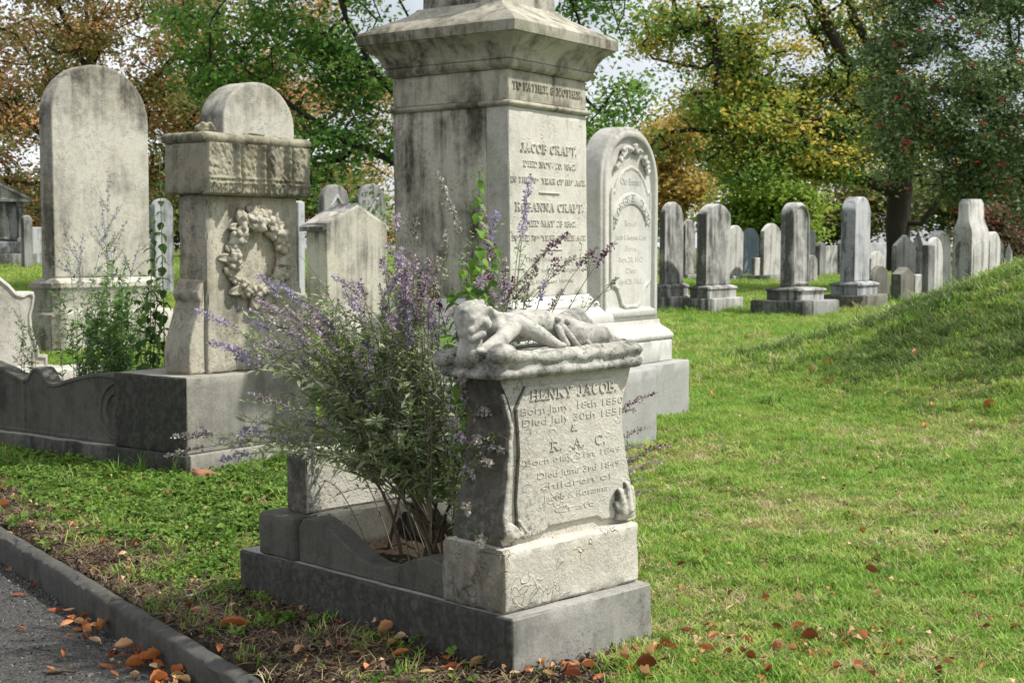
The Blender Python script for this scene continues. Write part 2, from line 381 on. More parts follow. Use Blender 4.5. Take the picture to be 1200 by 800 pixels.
# ---------------------------------------------------------------- lettering
# slab-serif capitals as strokes on a unit-high cell: ('l', x0,y0,x1,y1,w) stroke, ('a', cx,cy,rx,ry,a0,a1,w) arc, ('s', x,y) foot serif
K, H_ = .20, .075
GL = {
 'A': (.86, [('l', .16, .04, .43, 1, H_), ('l', .43, 1, .70, .04, K), ('l', .28, .34, .58, .34, H_), ('s', .16, 0), ('s', .70, 0)]),
 'B': (.76, [('l', .20, 0, .20, 1, K), ('a', .34, .76, .27, .24, -90, 90, .15), ('a', .34, .27, .32, .27, -90, 90, .17), ('l', .2, .97, .36, .97, H_), ('l', .2, .51, .36, .51, H_), ('l', .2, .03, .36, .03, H_), ('s', .16, 0), ('s', .16, 1)]),
 'C': (.78, [('a', .42, .5, .31, .48, 50, 310, .16), ('l', .66, .68, .66, .98, H_)]),
 'D': (.82, [('l', .20, 0, .20, 1, K), ('a', .34, .5, .36, .48, -90, 90, .17), ('l', .2, .97, .36, .97, H_), ('l', .2, .03, .36, .03, H_), ('s', .16, 0), ('s', .16, 1)]),
 'E': (.74, [('l', .20, 0, .20, 1, K), ('l', .2, .96, .66, .96, H_), ('l', .2, .5, .5, .5, H_), ('l', .2, .04, .68, .04, H_), ('l', .65, .76, .65, 1, H_), ('l', .67, 0, .67, .26, H_), ('l', .5, .38, .5, .62, H_), ('s', .16, 0), ('s', .16, 1)]),
 'F': (.70, [('l', .20, 0, .20, 1, K), ('l', .2, .96, .66, .96, H_), ('l', .2, .5, .5, .5, H_), ('l', .65, .74, .65, 1, H_), ('l', .5, .38, .5, .62, H_), ('s', .2, 0), ('s', .16, 1)]),
 'G': (.84, [('a', .42, .5, .31, .48, 50, 320, .16), ('l', .66, .68, .66, .98, H_), ('l', .66, .05, .66, .42, .15), ('s', .66, .42)]),
 'H': (.90, [('l', .22, 0, .22, 1, K), ('l', .70, 0, .70, 1, K), ('l', .22, .5, .70, .5, H_), ('s', .22, 0), ('s', .22, 1), ('s', .70, 0), ('s', .70, 1)]),
 'I': (.44, [('l', .22, 0, .22, 1, K), ('s', .22, 0), ('s', .22, 1)]),
 'J': (.62, [('l', .42, .2, .42, 1, K), ('a', .25, .2, .17, .19, 180, 360, .12), ('s', .42, 1)]),
 'M': (1.04, [('l', .18, 0, .18, 1, H_), ('l', .18, 1, .5, .1, .17), ('l', .5, .1, .84, 1, H_), ('l', .84, 0, .84, 1, K), ('s', .18, 0), ('s', .84, 0), ('s', .16, 1), ('s', .86, 1)]),
 'N': (.90, [('l', .18, 0, .18, 1, H_), ('l', .18, 1, .70, 0, K), ('l', .72, 0, .72, 1, H_), ('s', .18, 0), ('s', .16, 1), ('s', .72, 1)]),
 'O': (.84, [('a', .42, .5, .31, .48, 0, 360, .16)]),
 'R': (.84, [('l', .20, 0, .20, 1, K), ('a', .36, .74, .28, .25, -90, 90, .16), ('l', .2, .97, .38, .97, H_), ('l', .2, .49, .38, .49, H_), ('l', .40, .49, .68, .04, .17), ('s', .2, 0), ('s', .16, 1), ('s', .70, 0)]),
 'S': (.70, [('a', .36, .74, .22, .23, 40, 270, .14), ('a', .36, .26, .24, .25, -140, 90, .15), ('l', .56, .70, .56, .98, H_), ('l', .14, .02, .14, .3, H_)]),
 'T': (.78, [('l', .39, 0, .39, 1, K), ('l', .08, .96, .70, .96, H_), ('l', .08, .72, .08, 1, H_), ('l', .70, .72, .70, 1, H_), ('s', .39, 0)]),
 'V': (.84, [('l', .16, 1, .43, 0, K), ('l', .43, 0, .70, 1, H_), ('s', .16, 1), ('s', .70, 1)]),
 'Y': (.80, [('l', .16, 1, .40, .45, K), ('l', .40, .45, .66, 1, H_), ('l', .40, 0, .40, .47, K), ('s', .4, 0), ('s', .16, 1), ('s', .66, 1)]),
 '&': (.84, [('a', .34, .76, .17, .2, 0, 360, .11), ('a', .34, .28, .24, .26, 60, 330, .14), ('l', .24, .66, .72, .04, .15), ('l', .56, .14, .74, .5, H_)]),
 '0': (.64, [('a', .32, .5, .22, .47, 0, 360, .14)]), '1': (.42, [('l', .22, 0, .22, 1, .17), ('l', .06, .84, .22, .97, H_), ('s', .22, 0)]),
 '2': (.62, [('a', .30, .74, .2, .23, -20, 180, .13), ('l', .50, .68, .12, .08, .11), ('l', .1, .06, .52, .06, .11)]),
 '6': (.62, [('a', .31, .3, .21, .27, 0, 360, .13), ('a', .42, .42, .32, .54, 95, 180, .13)]),
 '8': (.62, [('a', .31, .75, .18, .22, 0, 360, .12), ('a', .31, .27, .22, .26, 0, 360, .13)]),
 '7': (.60, [('l', .08, .95, .52, .95, .10), ('l', .52, .95, .24, 0, .15)]),
 '5': (.60, [('a', .28, .3, .22, .28, -140, 110, .13), ('l', .14, .55, .14, .97, H_), ('l', .14, .95, .5, .95, .10)]),
 '.': (.30, [('l', .13, .0, .13, .17, .17)]), ' ': (.42, []),
}
def slab_text(parent, txt, x0, x1, z, h, y, mat, depth=.006, arc=None, name='inscription_line', seed=0, split=False):
    """raised serif capitals between x0 and x1 standing on z; arc=(cx,cz,r): follow a circle"""
    rnd = random.Random(seed + len(txt)); adv = sum(GL[c][0] for c in txt); sx = (x1 - x0) / adv
    V = []; Fc = []; cnt = 0; pen = 0.
    def bar(pts, w):           # pts polyline in letter space; w width
        nonlocal cnt
        cnt += 1; yf = y - depth - .00025 * (cnt % 7)
        n = len(pts); b = len(V)
        P = np.array([(p[0] * sx, p[1] * h) for p in pts]); ww = w * (sx + h) / 2
        for i in range(n):
            d = P[min(i + 1, n - 1)] - P[max(i - 1, 0)]; d = d / (np.linalg.norm(d) + 1e-9); nn = np.array([-d[1], d[0]]) * ww / 2
            for q, yy in ((P[i] + nn, y + .002), (P[i] + nn * .72, yf), (P[i] - nn * .72, yf), (P[i] - nn, y + .002)):
                V.append((x0 + q[0], yy, z + q[1]))
        for i in range(n - 1):
            for k in range(3): Fc.append([b + 4 * i + k, b + 4 * i + k + 1, b + 4 * i + 5 + k, b + 4 * i + 4 + k])
        Fc.append([b, b + 1, b + 2, b + 3]); e = b + 4 * (n - 1); Fc.append([e + 3, e + 2, e + 1, e])
    cuts = []
    for c in txt:
        w, st = GL[c]; cuts.append((len(V), len(Fc)))
        for s in st:
            if rnd.random() < .04: continue                       # lost to weather
            if s[0] == 'l': bar([(pen + s[1], s[2]), (pen + s[3], s[4])], s[5])
            elif s[0] == 'a':
                n = max(4, int(abs(s[6] - s[5]) / 30)); bar([(pen + s[1] + s[3] * math.cos(math.radians(s[5] + (s[6] - s[5]) * i / n)), s[2] + s[4] * math.sin(math.radians(s[5] + (s[6] - s[5]) * i / n))) for i in range(n + 1)], s[7])
            else: bar([(pen + s[1] - .17, .04 if s[2] < .3 else s[2] - .04), (pen + s[1] + .17, .04 if s[2] < .3 else s[2] - .04)], .08)
        pen += w
    if arc:
        cx, cz, r = arc; V2 = []
        for (vx, vy, vz) in V:
            a = (vx - (x0 + x1) / 2) / r; rr = r + (vz - z); V2.append((cx + rr * math.sin(a), vy, cz + rr * math.cos(a)))
        V = V2
    if split:
        cuts.append((len(V), len(Fc)))
        for (v0, f0), (v1, f1) in zip(cuts, cuts[1:]):
            if f1 > f0: link('letter', fixn_keep(pymesh('letter', V[v0:v1], [[i - v0 for i in f] for f in Fc[f0:f1]])), mat, parent, 0)
        return
    o = link(name, fixn_keep(pymesh('letters', V, Fc)), mat, parent, 0); o['kind'] = 'stuff'; return o
def fixn_keep(me):
    bm = bmesh.new(); bm.from_mesh(me); bmesh.ops.recalc_face_normals(bm, faces=bm.faces); bm.to_mesh(me); bm.free(); return me
BENCH = bpy.data.scenes.new('bench')          # scratch scene for evaluating text and remeshed carvings; removed at the end
def bake(ob):
    BENCH.collection.objects.link(ob)
    with bpy.context.temp_override(scene=BENCH, view_layer=BENCH.view_layers[0]):
        dg = bpy.context.evaluated_depsgraph_get(); dg.update()
        return bpy.data.meshes.new_from_object(ob.evaluated_get(dg))
def plain_text(parent, txt, x0, x1, z, h, y, mat, depth=.003, bold=.012, name='inscription_line'):
    """small lower-case line, width fitted between x0 and x1"""
    cu = bpy.data.curves.new('t', 'FONT'); cu.body = txt; cu.size = 1; cu.extrude = .02; cu.offset = bold; cu.resolution_u = 2
    ob = bpy.data.objects.new('t', cu); me = bake(ob)
    bpy.data.objects.remove(ob); bpy.data.curves.remove(cu)
    n = len(me.vertices); co = np.empty(n * 3, np.float32); me.vertices.foreach_get('co', co); co = co.reshape(-1, 3)
    lo, hi = co[:, 0].min(), co[:, 0].max(); s = (x1 - x0) / (hi - lo); out = np.empty_like(co)
    out[:, 0] = x0 + (co[:, 0] - lo) * s; out[:, 2] = z + co[:, 1] / .72 * h; out[:, 1] = np.where(co[:, 2] > 0, y - depth, y + .002)
    me.vertices.foreach_set('co', out.ravel()); fixn_keep(me); me.update()
    o = link(name, me, mat, parent, 0); o['kind'] = 'stuff'; return o

# ---------------------------------------------------------------- carved lumps: union of ellipsoids and capsules, remeshed
ICO = {}
for s_ in (2, 3):
    b_ = bmesh.new(); bmesh.ops.create_icosphere(b_, subdivisions=s_, radius=1.); ICO[s_] = (np.array([v.co[:] for v in b_.verts]), np.array([[v.index for v in f.verts] for f in b_.faces])); b_.free()
def carve(parent, name, parts, mat, vox=.006, sm_it=3, noise_amp=.0015, smooth=180):
    """parts: ('e', centre, radii, euler) ellipsoids or ('c', p, q, r0, r1) tapered capsules -> one continuous surface"""
    VV = []; FF = []; nb = 0
    def put(s_, mt):
        nonlocal nb
        v, f = ICO[s_]; VV.append(v @ np.array(mt.to_3x3()).T + np.array(mt.translation)); FF.append(f + nb); nb += len(v)
    for p in parts:
        if p[0] == 'e':
            put(3, Matrix.Translation(p[1]) @ Euler(p[3] if len(p) > 3 else (0, 0, 0)).to_matrix().to_4x4() @ Matrix.Diagonal((*p[2], 1)))
        else:
            a, b = Vector(p[1]), Vector(p[2]); n = max(2, int((b - a).length / (min(p[3], p[4]) * .5)))
            for i in range(n + 1): put(2, Matrix.Translation(a.lerp(b, i / n)) @ Matrix.Scale(p[3] + (p[4] - p[3]) * i / n, 4))
    me = fastmesh('carve', np.concatenate(VV), np.concatenate(FF))
    ob = bpy.data.objects.new('tmp', me)
    rm = ob.modifiers.new('r', 'REMESH'); rm.mode = 'VOXEL'; rm.voxel_size = vox
    s = ob.modifiers.new('s', 'SMOOTH'); s.iterations = sm_it; s.factor = .5
    me2 = bake(ob)
    bpy.data.objects.remove(ob); bpy.data.meshes.remove(me)
    if noise_amp:
        n = len(me2.vertices); co = np.empty(n * 3, np.float32); nn = np.empty(n * 3, np.float32); me2.vertices.foreach_get('co', co); me2.vertices.foreach_get('normal', nn)
        co = co.reshape(-1, 3); co += nn.reshape(-1, 3) * (noise_amp * np.array([nz(q, 30, 3.) for q in co.tolist()], np.float32))[:, None]
        me2.vertices.foreach_set('co', co.ravel()); me2.update()
    return link(name, me2, mat, parent, smooth)

# ================================================================ child's tomb in front
HL, HR = (-.004, 4.576, 0), (-.008, -.010, .765)
T = thing('cradle_tomb', 'pale marble child\'s tomb with a sleeping child carved on top, nearest to the viewer', 'tomb', HL, HR)
foot(HL, HR[2], -.01, .72, -.01, 1.61)
block(T, 'plinth', 0, .71, 0, 1.60, -.2, .187, M['plinth'], bev=.008, cell=.05, rough=.003, chip=.008, seed=.4)
block(T, 'base_block', .016, .70, .05, .36, .1875, .403, M['henry_base'], bev=.012, cell=.022, rough=.005, chip=.014, seed=1.7)
block(T, 'rear_block', .016, .70, 1.235, 1.475, .1875, .357, M['rail'], bev=.009, cell=.035, rough=.003, chip=.008, seed=2.9)
block(T, 'footstone', .105, .60, 1.27, 1.405, .357, .60, M['henry'], bev=.010, cell=.04, rough=.003, chip=.008, seed=5.)
def rail(x0, x1, nm):
    top = [(.362, .300), (.40, .312), (.45, .318), (.50, .312), (.56, .292), (.63, .262), (.70, .243), (.77, .242), (.84, .258), (.91, .288), (.98, .322), (1.05, .35), (1.11, .366), (1.16, .368), (1.20, .355), (1.228, .325)]
    P = [(-1.228, .1875), (-.362, .1875)] + [(-a, b) for a, b in top]
    o = relief(T, nm, P, [(0, x1 - .006), (.004, x1)][::-1] if False else [(0., x0 + .006), (.005, x0)], x1, M['rail'], 40, .0012)
    o.rotation_euler.z = -math.pi / 2; return o
rail(.035, .125, 'side_rail'); rail(.575, .665, 'side_rail')
t = NT('bed soil'); gp = t.n('TexCoord').outputs['Object']; n_ = t.noise(gp, 40, 6, .7)
M['soil'] = t.bsdf(t.mix(n_, C(.015, .011, .008), C(.08, .058, .04)), .95, n_, 1., .02, .1)
gxs = np.linspace(.12, .58, 24); gys = np.linspace(.355, 1.24, 40); V = []; Fc = []
for yv in gys:
    for xv in gxs: V.append((xv, yv, .215 + .02 * hnoise(xv, yv, 9.) + .012 * hnoise(xv, yv, 23., 1.)))
for i in range(39):
    for j in range(23): q = i * 24 + j; Fc.append([q, q + 1, q + 25, q + 24])
link('soil_bed', pymesh('bed', V, Fc), M['soil'], T, 180)
# the flared stone
Zs = np.linspace(.4035, .968, 28); R_ = []
prL = [(.40, .062), (.44, .052), (.48, .055), (.55, .078), (.63, .097), (.72, .112), (.80, .119), (.85, .114), (.91, .09), (.95, .066), (.97, .058)]
prR = [(.40, .738), (.45, .733), (.54, .710), (.62, .690), (.72, .672), (.81, .667), (.87, .676), (.92, .699), (.97, .722)]
for zz in Zs:
    R_.append((zz, np.interp(zz, *zip(*prL)), np.interp(zz, *zip(*prR)), .10 - .0 * zz, .335))
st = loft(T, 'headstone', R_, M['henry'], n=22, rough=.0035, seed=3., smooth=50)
PAN = [(.154, .418), (.252, .430), (.276, .446), (.52, .445), (.545, .429), (.700, .424), (.706, .46), (.697, .539), (.672, .654), (.653, .777), (.660, .862), (.616, .933), (.171, .933), (.124, .864), (.131, .798), (.136, .713), (.119, .552), (.122, .469)]
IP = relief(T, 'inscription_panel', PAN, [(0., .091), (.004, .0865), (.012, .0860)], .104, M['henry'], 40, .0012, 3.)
# rolled edge and volute on the left margin
carve(T, 'rolled_margin', [('c', (.075, .100, .905), (.108, .100, .80), .012, .013), ('c', (.108, .100, .80), (.088, .100, .62), .013, .016), ('c', (.088, .100, .62), (.066, .098, .49), .016, .020), ('e', (.075, .095, .455), (.030, .026, .034)), ('e', (.105, .094, .436), (.032, .018, .022)), ('c', (.09, .086, .475), (.14, .088, .435), .011, .009), ('c', (.13, .088, .48), (.165, .090, .442), .008, .006)], M['henry'], .005, 2, .003)
carve(T, 'corner_scroll', [('e', (.655, .092, .472), (.050, .030, .060)), ('c', (.618, .072, .52), (.640, .075, .44), .017, .02), ('c', (.648, .066, .545), (.665, .070, .45), .014, .02), ('c', (.682, .074, .525), (.690, .080, .45), .013, .018), ('c', (.605, .080, .475), (.635, .078, .445), .014, .016), ('e', (.655, .085, .432), (.052, .026, .020))], M['henry'], .005, 2, .0025)
HY = .0858
slab_text(IP, 'HENRY JACOB.', .185, .625, .884, .036, HY, M['henry'], .0029, split=True)
plain_text(IP, 'Born Jany. 18th 1850', .145, .655, .838, .026, HY, M['henry'], .0017, .0)
plain_text(IP, 'Died July 30th 1851', .150, .645, .799, .026, HY, M['henry'], .0017, .0)
plain_text(IP, '&', .385, .42, .764, .024, HY, M['henry'], .0035, .015)
slab_text(IP, 'R.  A.  C.', .28, .565, .703, .033, HY, M['henry'], .0022, split=True)
plain_text(IP, 'Born May 21st 1849', .165, .64, .664, .022, HY, M['henry'], .0014, .0)
plain_text(IP, 'Died June 3rd 1849', .22, .635, .614, .023, HY, M['henry'], .0016, .0)
plain_text(IP, 'children of', .235, .60, .573, .024, HY, M['henry'], .0016, .0)
plain_text(IP, 'Jacob & Rosanna', .245, .57, .532, .022, HY, M['henry'], .0013, .0)
plain_text(IP, 'Craft', .30, .50, .486, .022, HY, M['henry'], .0013, .0)
# draped cap: a stone cushion with a wavy fringe
bm_ = []; nU, nVv = 120, 9
V = []; Fc = []
per = []
x0, x1, y0, y1 = .012, .752, .055, .37
for s_, (a, b) in enumerate([((x0, y0), (x1, y0)), ((x1, y0), (x1, y1)), ((x1, y1), (x0, y1)), ((x0, y1), (x0, y0))]):
    n = 60 if s_ % 2 == 0 else 30
    for i in range(n): per.append((a[0] + (b[0] - a[0]) * i / n, a[1] + (b[1] - a[1]) * i / n))
per = np.array(per)
# round the corners
cen = np.array([(x0 + x1) / 2, (y0 + y1) / 2])
inn = np.clip(per, [x0 + .05, y0 + .05], [x1 - .05, y1 - .05]); dd = per - inn; LL = np.linalg.norm(dd, axis=1, keepdims=True); dirs = dd / np.maximum(LL, 1e-6); per = inn + dirs * .05
prof = [(-.045, .966), (-.018, .964), (-.004, .968), (.004, .980), (.0, .992), (-.010, 1.000), (-.006, 1.010), (.002, 1.022), (-.002, 1.036), (-.018, 1.046), (-.045, 1.050), (-.085, 1.052)]
for (o, z) in prof:
    for p, d in zip(per, dirs):
        w = nz((p[0], p[1], 0), 9, 2.); w2 = nz((p[0], p[1], z), 22, 5.)
        q = p + d * (o + .007 * w + .004 * w2)
        zz = z + (.006 * w + .004 * w2) * (z > .97) + (.006 * math.sin(p[0] * 38 + p[1] * 20) if 1.0 < z < 1.045 else 0)
        V.append((q[0], q[1], zz))
m = len(per)
for r in range(len(prof) - 1):
    for i in range(m): j = (i + 1) % m; Fc.append([r * m + i, r * m + j, (r + 1) * m + j, (r + 1) * m + i])
b0 = len(V); V.append((cen[0], cen[1], 1.050)); r = (len(prof) - 1) * m
for i in range(m): Fc.append([r + i, r + (i + 1) % m, b0])
b0 = len(V); V.append((cen[0], cen[1], .968))
for i in range(m): Fc.append([(i + 1) % m, i, b0])
CAP = link('draped_cap', fixn(pymesh('cap', V, Fc)), M['henry_cap'], T, 180)
# folds lying over the cushion beside the child
carve(T, 'carved_drapery', [('e', (.045, .072, 1.052), (.060, .042, .036)), ('c', (.10, .07, 1.038), (.20, .068, 1.032), .026, .016), ('c', (-.01, .14, 1.045), (.10, .13, 1.058), .024, .022), ('c', (-.02, .30, 1.03), (.05, .29, 1.04), .03, .03), ('c', (.20, .075, 1.046), (.36, .080, 1.046), .013, .012), ('c', (.36, .085, 1.044), (.52, .085, 1.046), .013, .012), ('c', (.52, .09, 1.046), (.72, .11, 1.046), .012, .016), ('c', (.60, .30, 1.048), (.74, .20, 1.05), .022, .02), ('c', (.48, .10, 1.048), (.62, .10, 1.05), .012, .01), ('e', (.70, .17, 1.048), (.05, .07, .014)), ('c', (.62, .18, 1.05), (.74, .15, 1.05), .012, .012)], M['henry_cap'], .005, 6, .002)
# the sleeping child: head to the left on the pillow, knees drawn up, one arm across
def pc(*a): return a
child = [('e', (.040, .205, 1.163), (.066, .064, .064)), ('e', (.030, .20, 1.13), (.050, .052, .05)), ('e', (.100, .188, 1.147), (.050, .048, .050)), ('e', (.146, .168, 1.150), (.014, .011, .012)), ('e', (.112, .150, 1.138), (.026, .018, .022)), ('e', (.134, .170, 1.115), (.022, .022, .016)), ('c', (.085, .150, 1.178), (.128, .160, 1.176), .011, .009), ('e', (.138, .158, 1.129), (.012, .010, .006)), ('e', (.050, .138, 1.148), (.013, .010, .019)),
  ('c', (.0, .16, 1.165), (.06, .148, 1.195), .014, .012), ('c', (-.01, .19, 1.19), (.06, .18, 1.218), .014, .012), ('c', (.0, .23, 1.19), (.07, .22, 1.218), .014, .012), ('c', (-.012, .155, 1.13), (.03, .142, 1.16), .014, .012), ('c', (.065, .145, 1.195), (.09, .15, 1.17), .012, .010), ('c', (-.005, .16, 1.10), (.03, .145, 1.115), .014, .012),
  ('c', (.02, .2, 1.045), (.03, .2, 1.11), .046, .040), ('c', (.07, .20, 1.10), (.15, .205, 1.112), .032, .034),
  ('e', (.185, .210, 1.126), (.066, .074, .055)), ('e', (.27, .215, 1.130), (.090, .068, .056)), ('e', (.35, .21, 1.130), (.085, .066, .054)), ('e', (.42, .20, 1.115), (.070, .066, .052)), ('e', (.475, .20, 1.102), (.064, .068, .054)),
  ('c', (.178, .150, 1.138), (.085, .112, 1.098), 0.0360, 0.0300), ('c', (.085, .112, 1.098), (-.002, .100, 1.068), 0.0276, 0.0204), ('e', (-.018, .100, 1.064), (.026, .018, .013)),
  ('c', (.190, .148, 1.140), (.250, .102, 1.104), 0.0372, 0.0300), ('c', (.250, .102, 1.104), (.318, .088, 1.066), 0.0276, 0.0204), ('e', (.338, .087, 1.062), (.026, .017, .012)),
  ('c', (.485, .230, 1.105), (.556, .220, 1.140), 0.0576, 0.0444), ('c', (.556, .220, 1.140), (.665, .230, 1.085), 0.0408, 0.0276), ('c', (.665, .230, 1.082), (.728, .222, 1.064), 0.0252, 0.0168),
  ('c', (.462, .150, 1.088), (.585, .125, 1.078), 0.0588, 0.0408), ('c', (.585, .125, 1.078), (.655, .155, 1.064), 0.0348, 0.0240), ('c', (.655, .155, 1.064), (.69, .145, 1.060), 0.0216, 0.0156)]
carve(T, 'sleeping_child', child, M['henry_child'], .004, 6, .0022)
carve(T, 'hip_cloth', [('c', (.385, .138, 1.148), (.425, .265, 1.158), .010, .010), ('c', (.375, .136, 1.12), (.385, .10, 1.06), .012, .013), ('c', (.425, .135, 1.138), (.465, .25, 1.148), .010, .010), ('c', (.40, .13, 1.12), (.43, .085, 1.05), .012, .011), ('c', (.44, .128, 1.12), (.50, .09, 1.05), .011, .010)], M['henry_child'], .004, 5, .0008)

# ================================================================ the great pedestal
CL, CR = (-.001, 9.272, 0), (-.009, -.005, .985)
T = thing('pedestal_monument', 'tall cream marble pedestal with heavy cornice, dedicated to father and mother', 'monument', CL, CR)
WC, DC = .992, .95
foot(CL, CR[2], -.36, WC + .36, -.36, DC + .36)
def sq(z, o): return (z, -o, WC + o, -o, DC + o)
block(T, 'plinth', -.362, WC + .362, -.362, DC + .362, -.25, .532, M['george_base'], bev=.015, cell=.08, rough=.005, chip=.012, seed=6.)
block(T, 'base_step', -.148, WC + .148, -.148, DC + .148, .5325, .864, M['george'], bev=.012, cell=.08, rough=.004, chip=.01, seed=7.)
loft(T, 'base_moulding', [sq(.865, .135), sq(.89, .138), sq(.915, .130), sq(.93, .105), sq(.945, .085), sq(.975, .062), sq(.985, .066), sq(1.01, .058), sq(1.03, .03), sq(1.06, .012), sq(1.0665, .004)], M['george'], 14, .002, 2., 40)
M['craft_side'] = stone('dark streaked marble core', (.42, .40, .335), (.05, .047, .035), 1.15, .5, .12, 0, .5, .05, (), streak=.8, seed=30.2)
DF = block(T, 'die_front', 0, WC, 0, .175, 1.0665, 2.316, M['craft'], bev=.006, cell=.05, rough=.003, chip=.008, seed=8.)
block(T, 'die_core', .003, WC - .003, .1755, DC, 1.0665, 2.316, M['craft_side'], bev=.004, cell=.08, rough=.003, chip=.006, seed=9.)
loft(T, 'band', [sq(2.3165, .004), sq(2.322, .018), sq(2.332, .026), sq(2.345, .026), sq(2.353, .016), sq(2.356, .003)], M['craft_top'], 14, .002, 4., 60)
FZ = block(T, 'frieze', 0.002, WC - .002, .002, DC - .002, 2.3565, 2.556, M['craft_top'], bev=.005, cell=.06, rough=.003, chip=.006, seed=10.)
cy = [sq(2.5565, .012), sq(2.57, .03), sq(2.595, .042), sq(2.611, .042), sq(2.613, .036)]
for i in range(9):
    u = i / 8; cy.append(sq(2.62 + .145 * u, .045 + .105 * (u ** 1.7)))
cy += [sq(2.768, .150), sq(2.771, .164), sq(2.80, .168), sq(2.836, .170)]
cy += [sq(2.845, .160), sq(2.875, .118), (2.925, -.02, WC + .02, -.02, DC + .02), (2.975, .075, WC - .075, .075, DC - .075), (3.005, .115, WC - .115, .115, DC - .115), (3.02, .125, WC - .125, .125, DC - .125)]
loft(T, 'cornice', cy, M['craft_top'], 18, .003, 5., 28)
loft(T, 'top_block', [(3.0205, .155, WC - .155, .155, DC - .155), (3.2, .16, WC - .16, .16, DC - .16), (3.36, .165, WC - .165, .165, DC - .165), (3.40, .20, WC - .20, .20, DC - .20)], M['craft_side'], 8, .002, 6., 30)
m_ = M['craft']; m2 = M['craft_top']
slab_text(FZ, 'TO FATHER & MOTHER.', .05, .94, 2.434, .046, .002, m2, .008, split=True)
slab_text(DF, 'JACOB CRAFT.', .135, .86, 2.033, .055, -.001, m_, .0068, split=True)
slab_text(DF, 'DIED NOV. 20. 1862.', .17, .845, 1.934, .038, -.001, m_, .0045)
slab_text(DF, 'IN THE 70   YEAR OF HIS AGE.', .015, .975, 1.829, .035, -.001, m_, .0045)
plain_text(DF, 'TH', .308, .355, 1.845, .018, -.001, m_, .0045)
block(DF, 'rule', .361, .626, -.008, .004, 1.762, 1.769, m_, bev=.002, cell=.05, rough=.0005, chip=.0005)
slab_text(DF, 'ROSANNA CRAFT.', .065, .945, 1.645, .053, -.001, m_, .0068, split=True)
slab_text(DF, 'DIED MAY 28 1862.', .18, .845, 1.542, .038, -.001, m_, .0045)
slab_text(DF, 'IN THE 70   YEAR OF HER AGE.', .02, .98, 1.447, .034, -.001, m_, .0045)
plain_text(DF, 'TH', .306, .352, 1.462, .018, -.001, m_, .0045)
block(DF, 'rule', .385, .652, -.008, .004, 1.380, 1.387, m_, bev=.002, cell=.05, rough=.0005, chip=.0005)
plain_text(DF, 'Their children mourn', .18, .91, 1.310, .030, -.001, m_, .0025)
plain_text(DF, 'in deep sorrow together', .11, .97, 1.236, .030, -.001, m_, .0025)
plain_text(DF, 'a beloved home', .26, .80, 1.160, .030, -.001, m_, .0025)

# ================================================================ arched stone beside it
GLc, GR = (1.51, 12.05, float(terrain(1.5, 12.05)) - .02), (0, 0, .985)
T = thing('arched_headstone', 'white arched headstone with carved garland and shield panel, right of the great pedestal', 'headstone', GLc, GR)
foot(GLc, GR[2], -1.35, 0, 0, .62)
block(T, 'base_block', -1.34, 0, 0, .60, -.2, .475, M['george_base'], bev=.010, cell=.07, rough=.003, chip=.008, seed=11.)
block(T, 'second_tier', -1.235, -.109, .109, .49, .4755, .652, M['george'], bev=.008, cell=.06, rough=.003, chip=.008, seed=12.)
def gq(z, o): return (z, -1.235 - o, -.109 + o, .109 - o, .49 + o)
loft(T, 'roll_moulding', [gq(.6525, -.015), gq(.665, .0), gq(.685, .010), gq(.705, .004), gq(.72, -.012), gq(.735, -.018), gq(.745, -.03), gq(.76, -.05), gq(.775, -.07), gq(.80, -.078), gq(.826, -.082)], M['george'], 14, .002, 3., 45)
A = arch(-1.152, -.180, .8265, 1.92, 2.40, 26, 2.15)
relief(T, 'slab', A, [(.0, .235), (.006, .222), (.014, .216), (.030, .212), (.040, .199), (.052, .194), (.075, .195), (.088, .203), (.094, .218), (.108, .230), (.116, .2315)], .40, M['george'], 38)
sh = [(-.975, 1.16), (-.95, 1.12), (-.90, 1.11), (-.86, 1.08), (-.83, 1.03), (-.80, .965), (-.73, .925), (-.66, .93), (-.60, .93), (-.53, .925), (-.46, .965), (-.43, 1.03), (-.40, 1.08), (-.36, 1.11), (-.32, 1.12), (-.30, 1.16), (-.30, 1.86), (-.33, 1.90), (-.36, 1.885), (-.38, 1.93), (-.43, 1.99), (-.52, 2.06), (-.64, 2.09), (-.76, 2.06), (-.86, 1.99), (-.90, 1.93), (-.92, 1.885), (-.955, 1.90), (-.975, 1.86)]
SP = relief(T, 'shield_panel', sh, [(0, .217), (.008, .2125), (.02, .2135), (.03, .2205), (.04, .2215)], .236, M['george'], 38)
ar = []
for i in range(15):
    a = math.radians(25 + 130 * i / 14); ar.append((-.64 + .36 * math.cos(a), 1.54 + .36 * math.sin(a) * .92))
for i in range(15):
    a = math.radians(155 - 130 * i / 14); ar.append((-.64 + .27 * math.cos(a), 1.53 + .27 * math.sin(a) * .92))
NB = relief(T, 'name_band', ar, [(0, .213), (.006, .210)], .224, M['george'], 40)
slab_text(NB, 'GEORGE E. CRAFT.', -.64 - .37, -.64 + .37, 0, .058, .2105, M['george'], .005, arc=(-.64, 1.535, .265), split=True)
plain_text(SP, 'Our Brother', -.82, -.46, 1.935, .06, .2215, M['george'], .004)
for tx, w, z, hh in (('Son of', .20, 1.60, .05), ('Jacob & Rosanna Craft', .52, 1.49, .045), ('Born', .17, 1.40, .045), ('Sept. 20. 1842', .40, 1.31, .045), ('Died', .16, 1.22, .045), ('April 25. 1863.', .40, 1.13, .045)):
    plain_text(SP, tx, -.64 - w / 2, -.64 + w / 2, z, hh, .2215, M['george'], .0025)
rnd = random.Random(5); gar = []
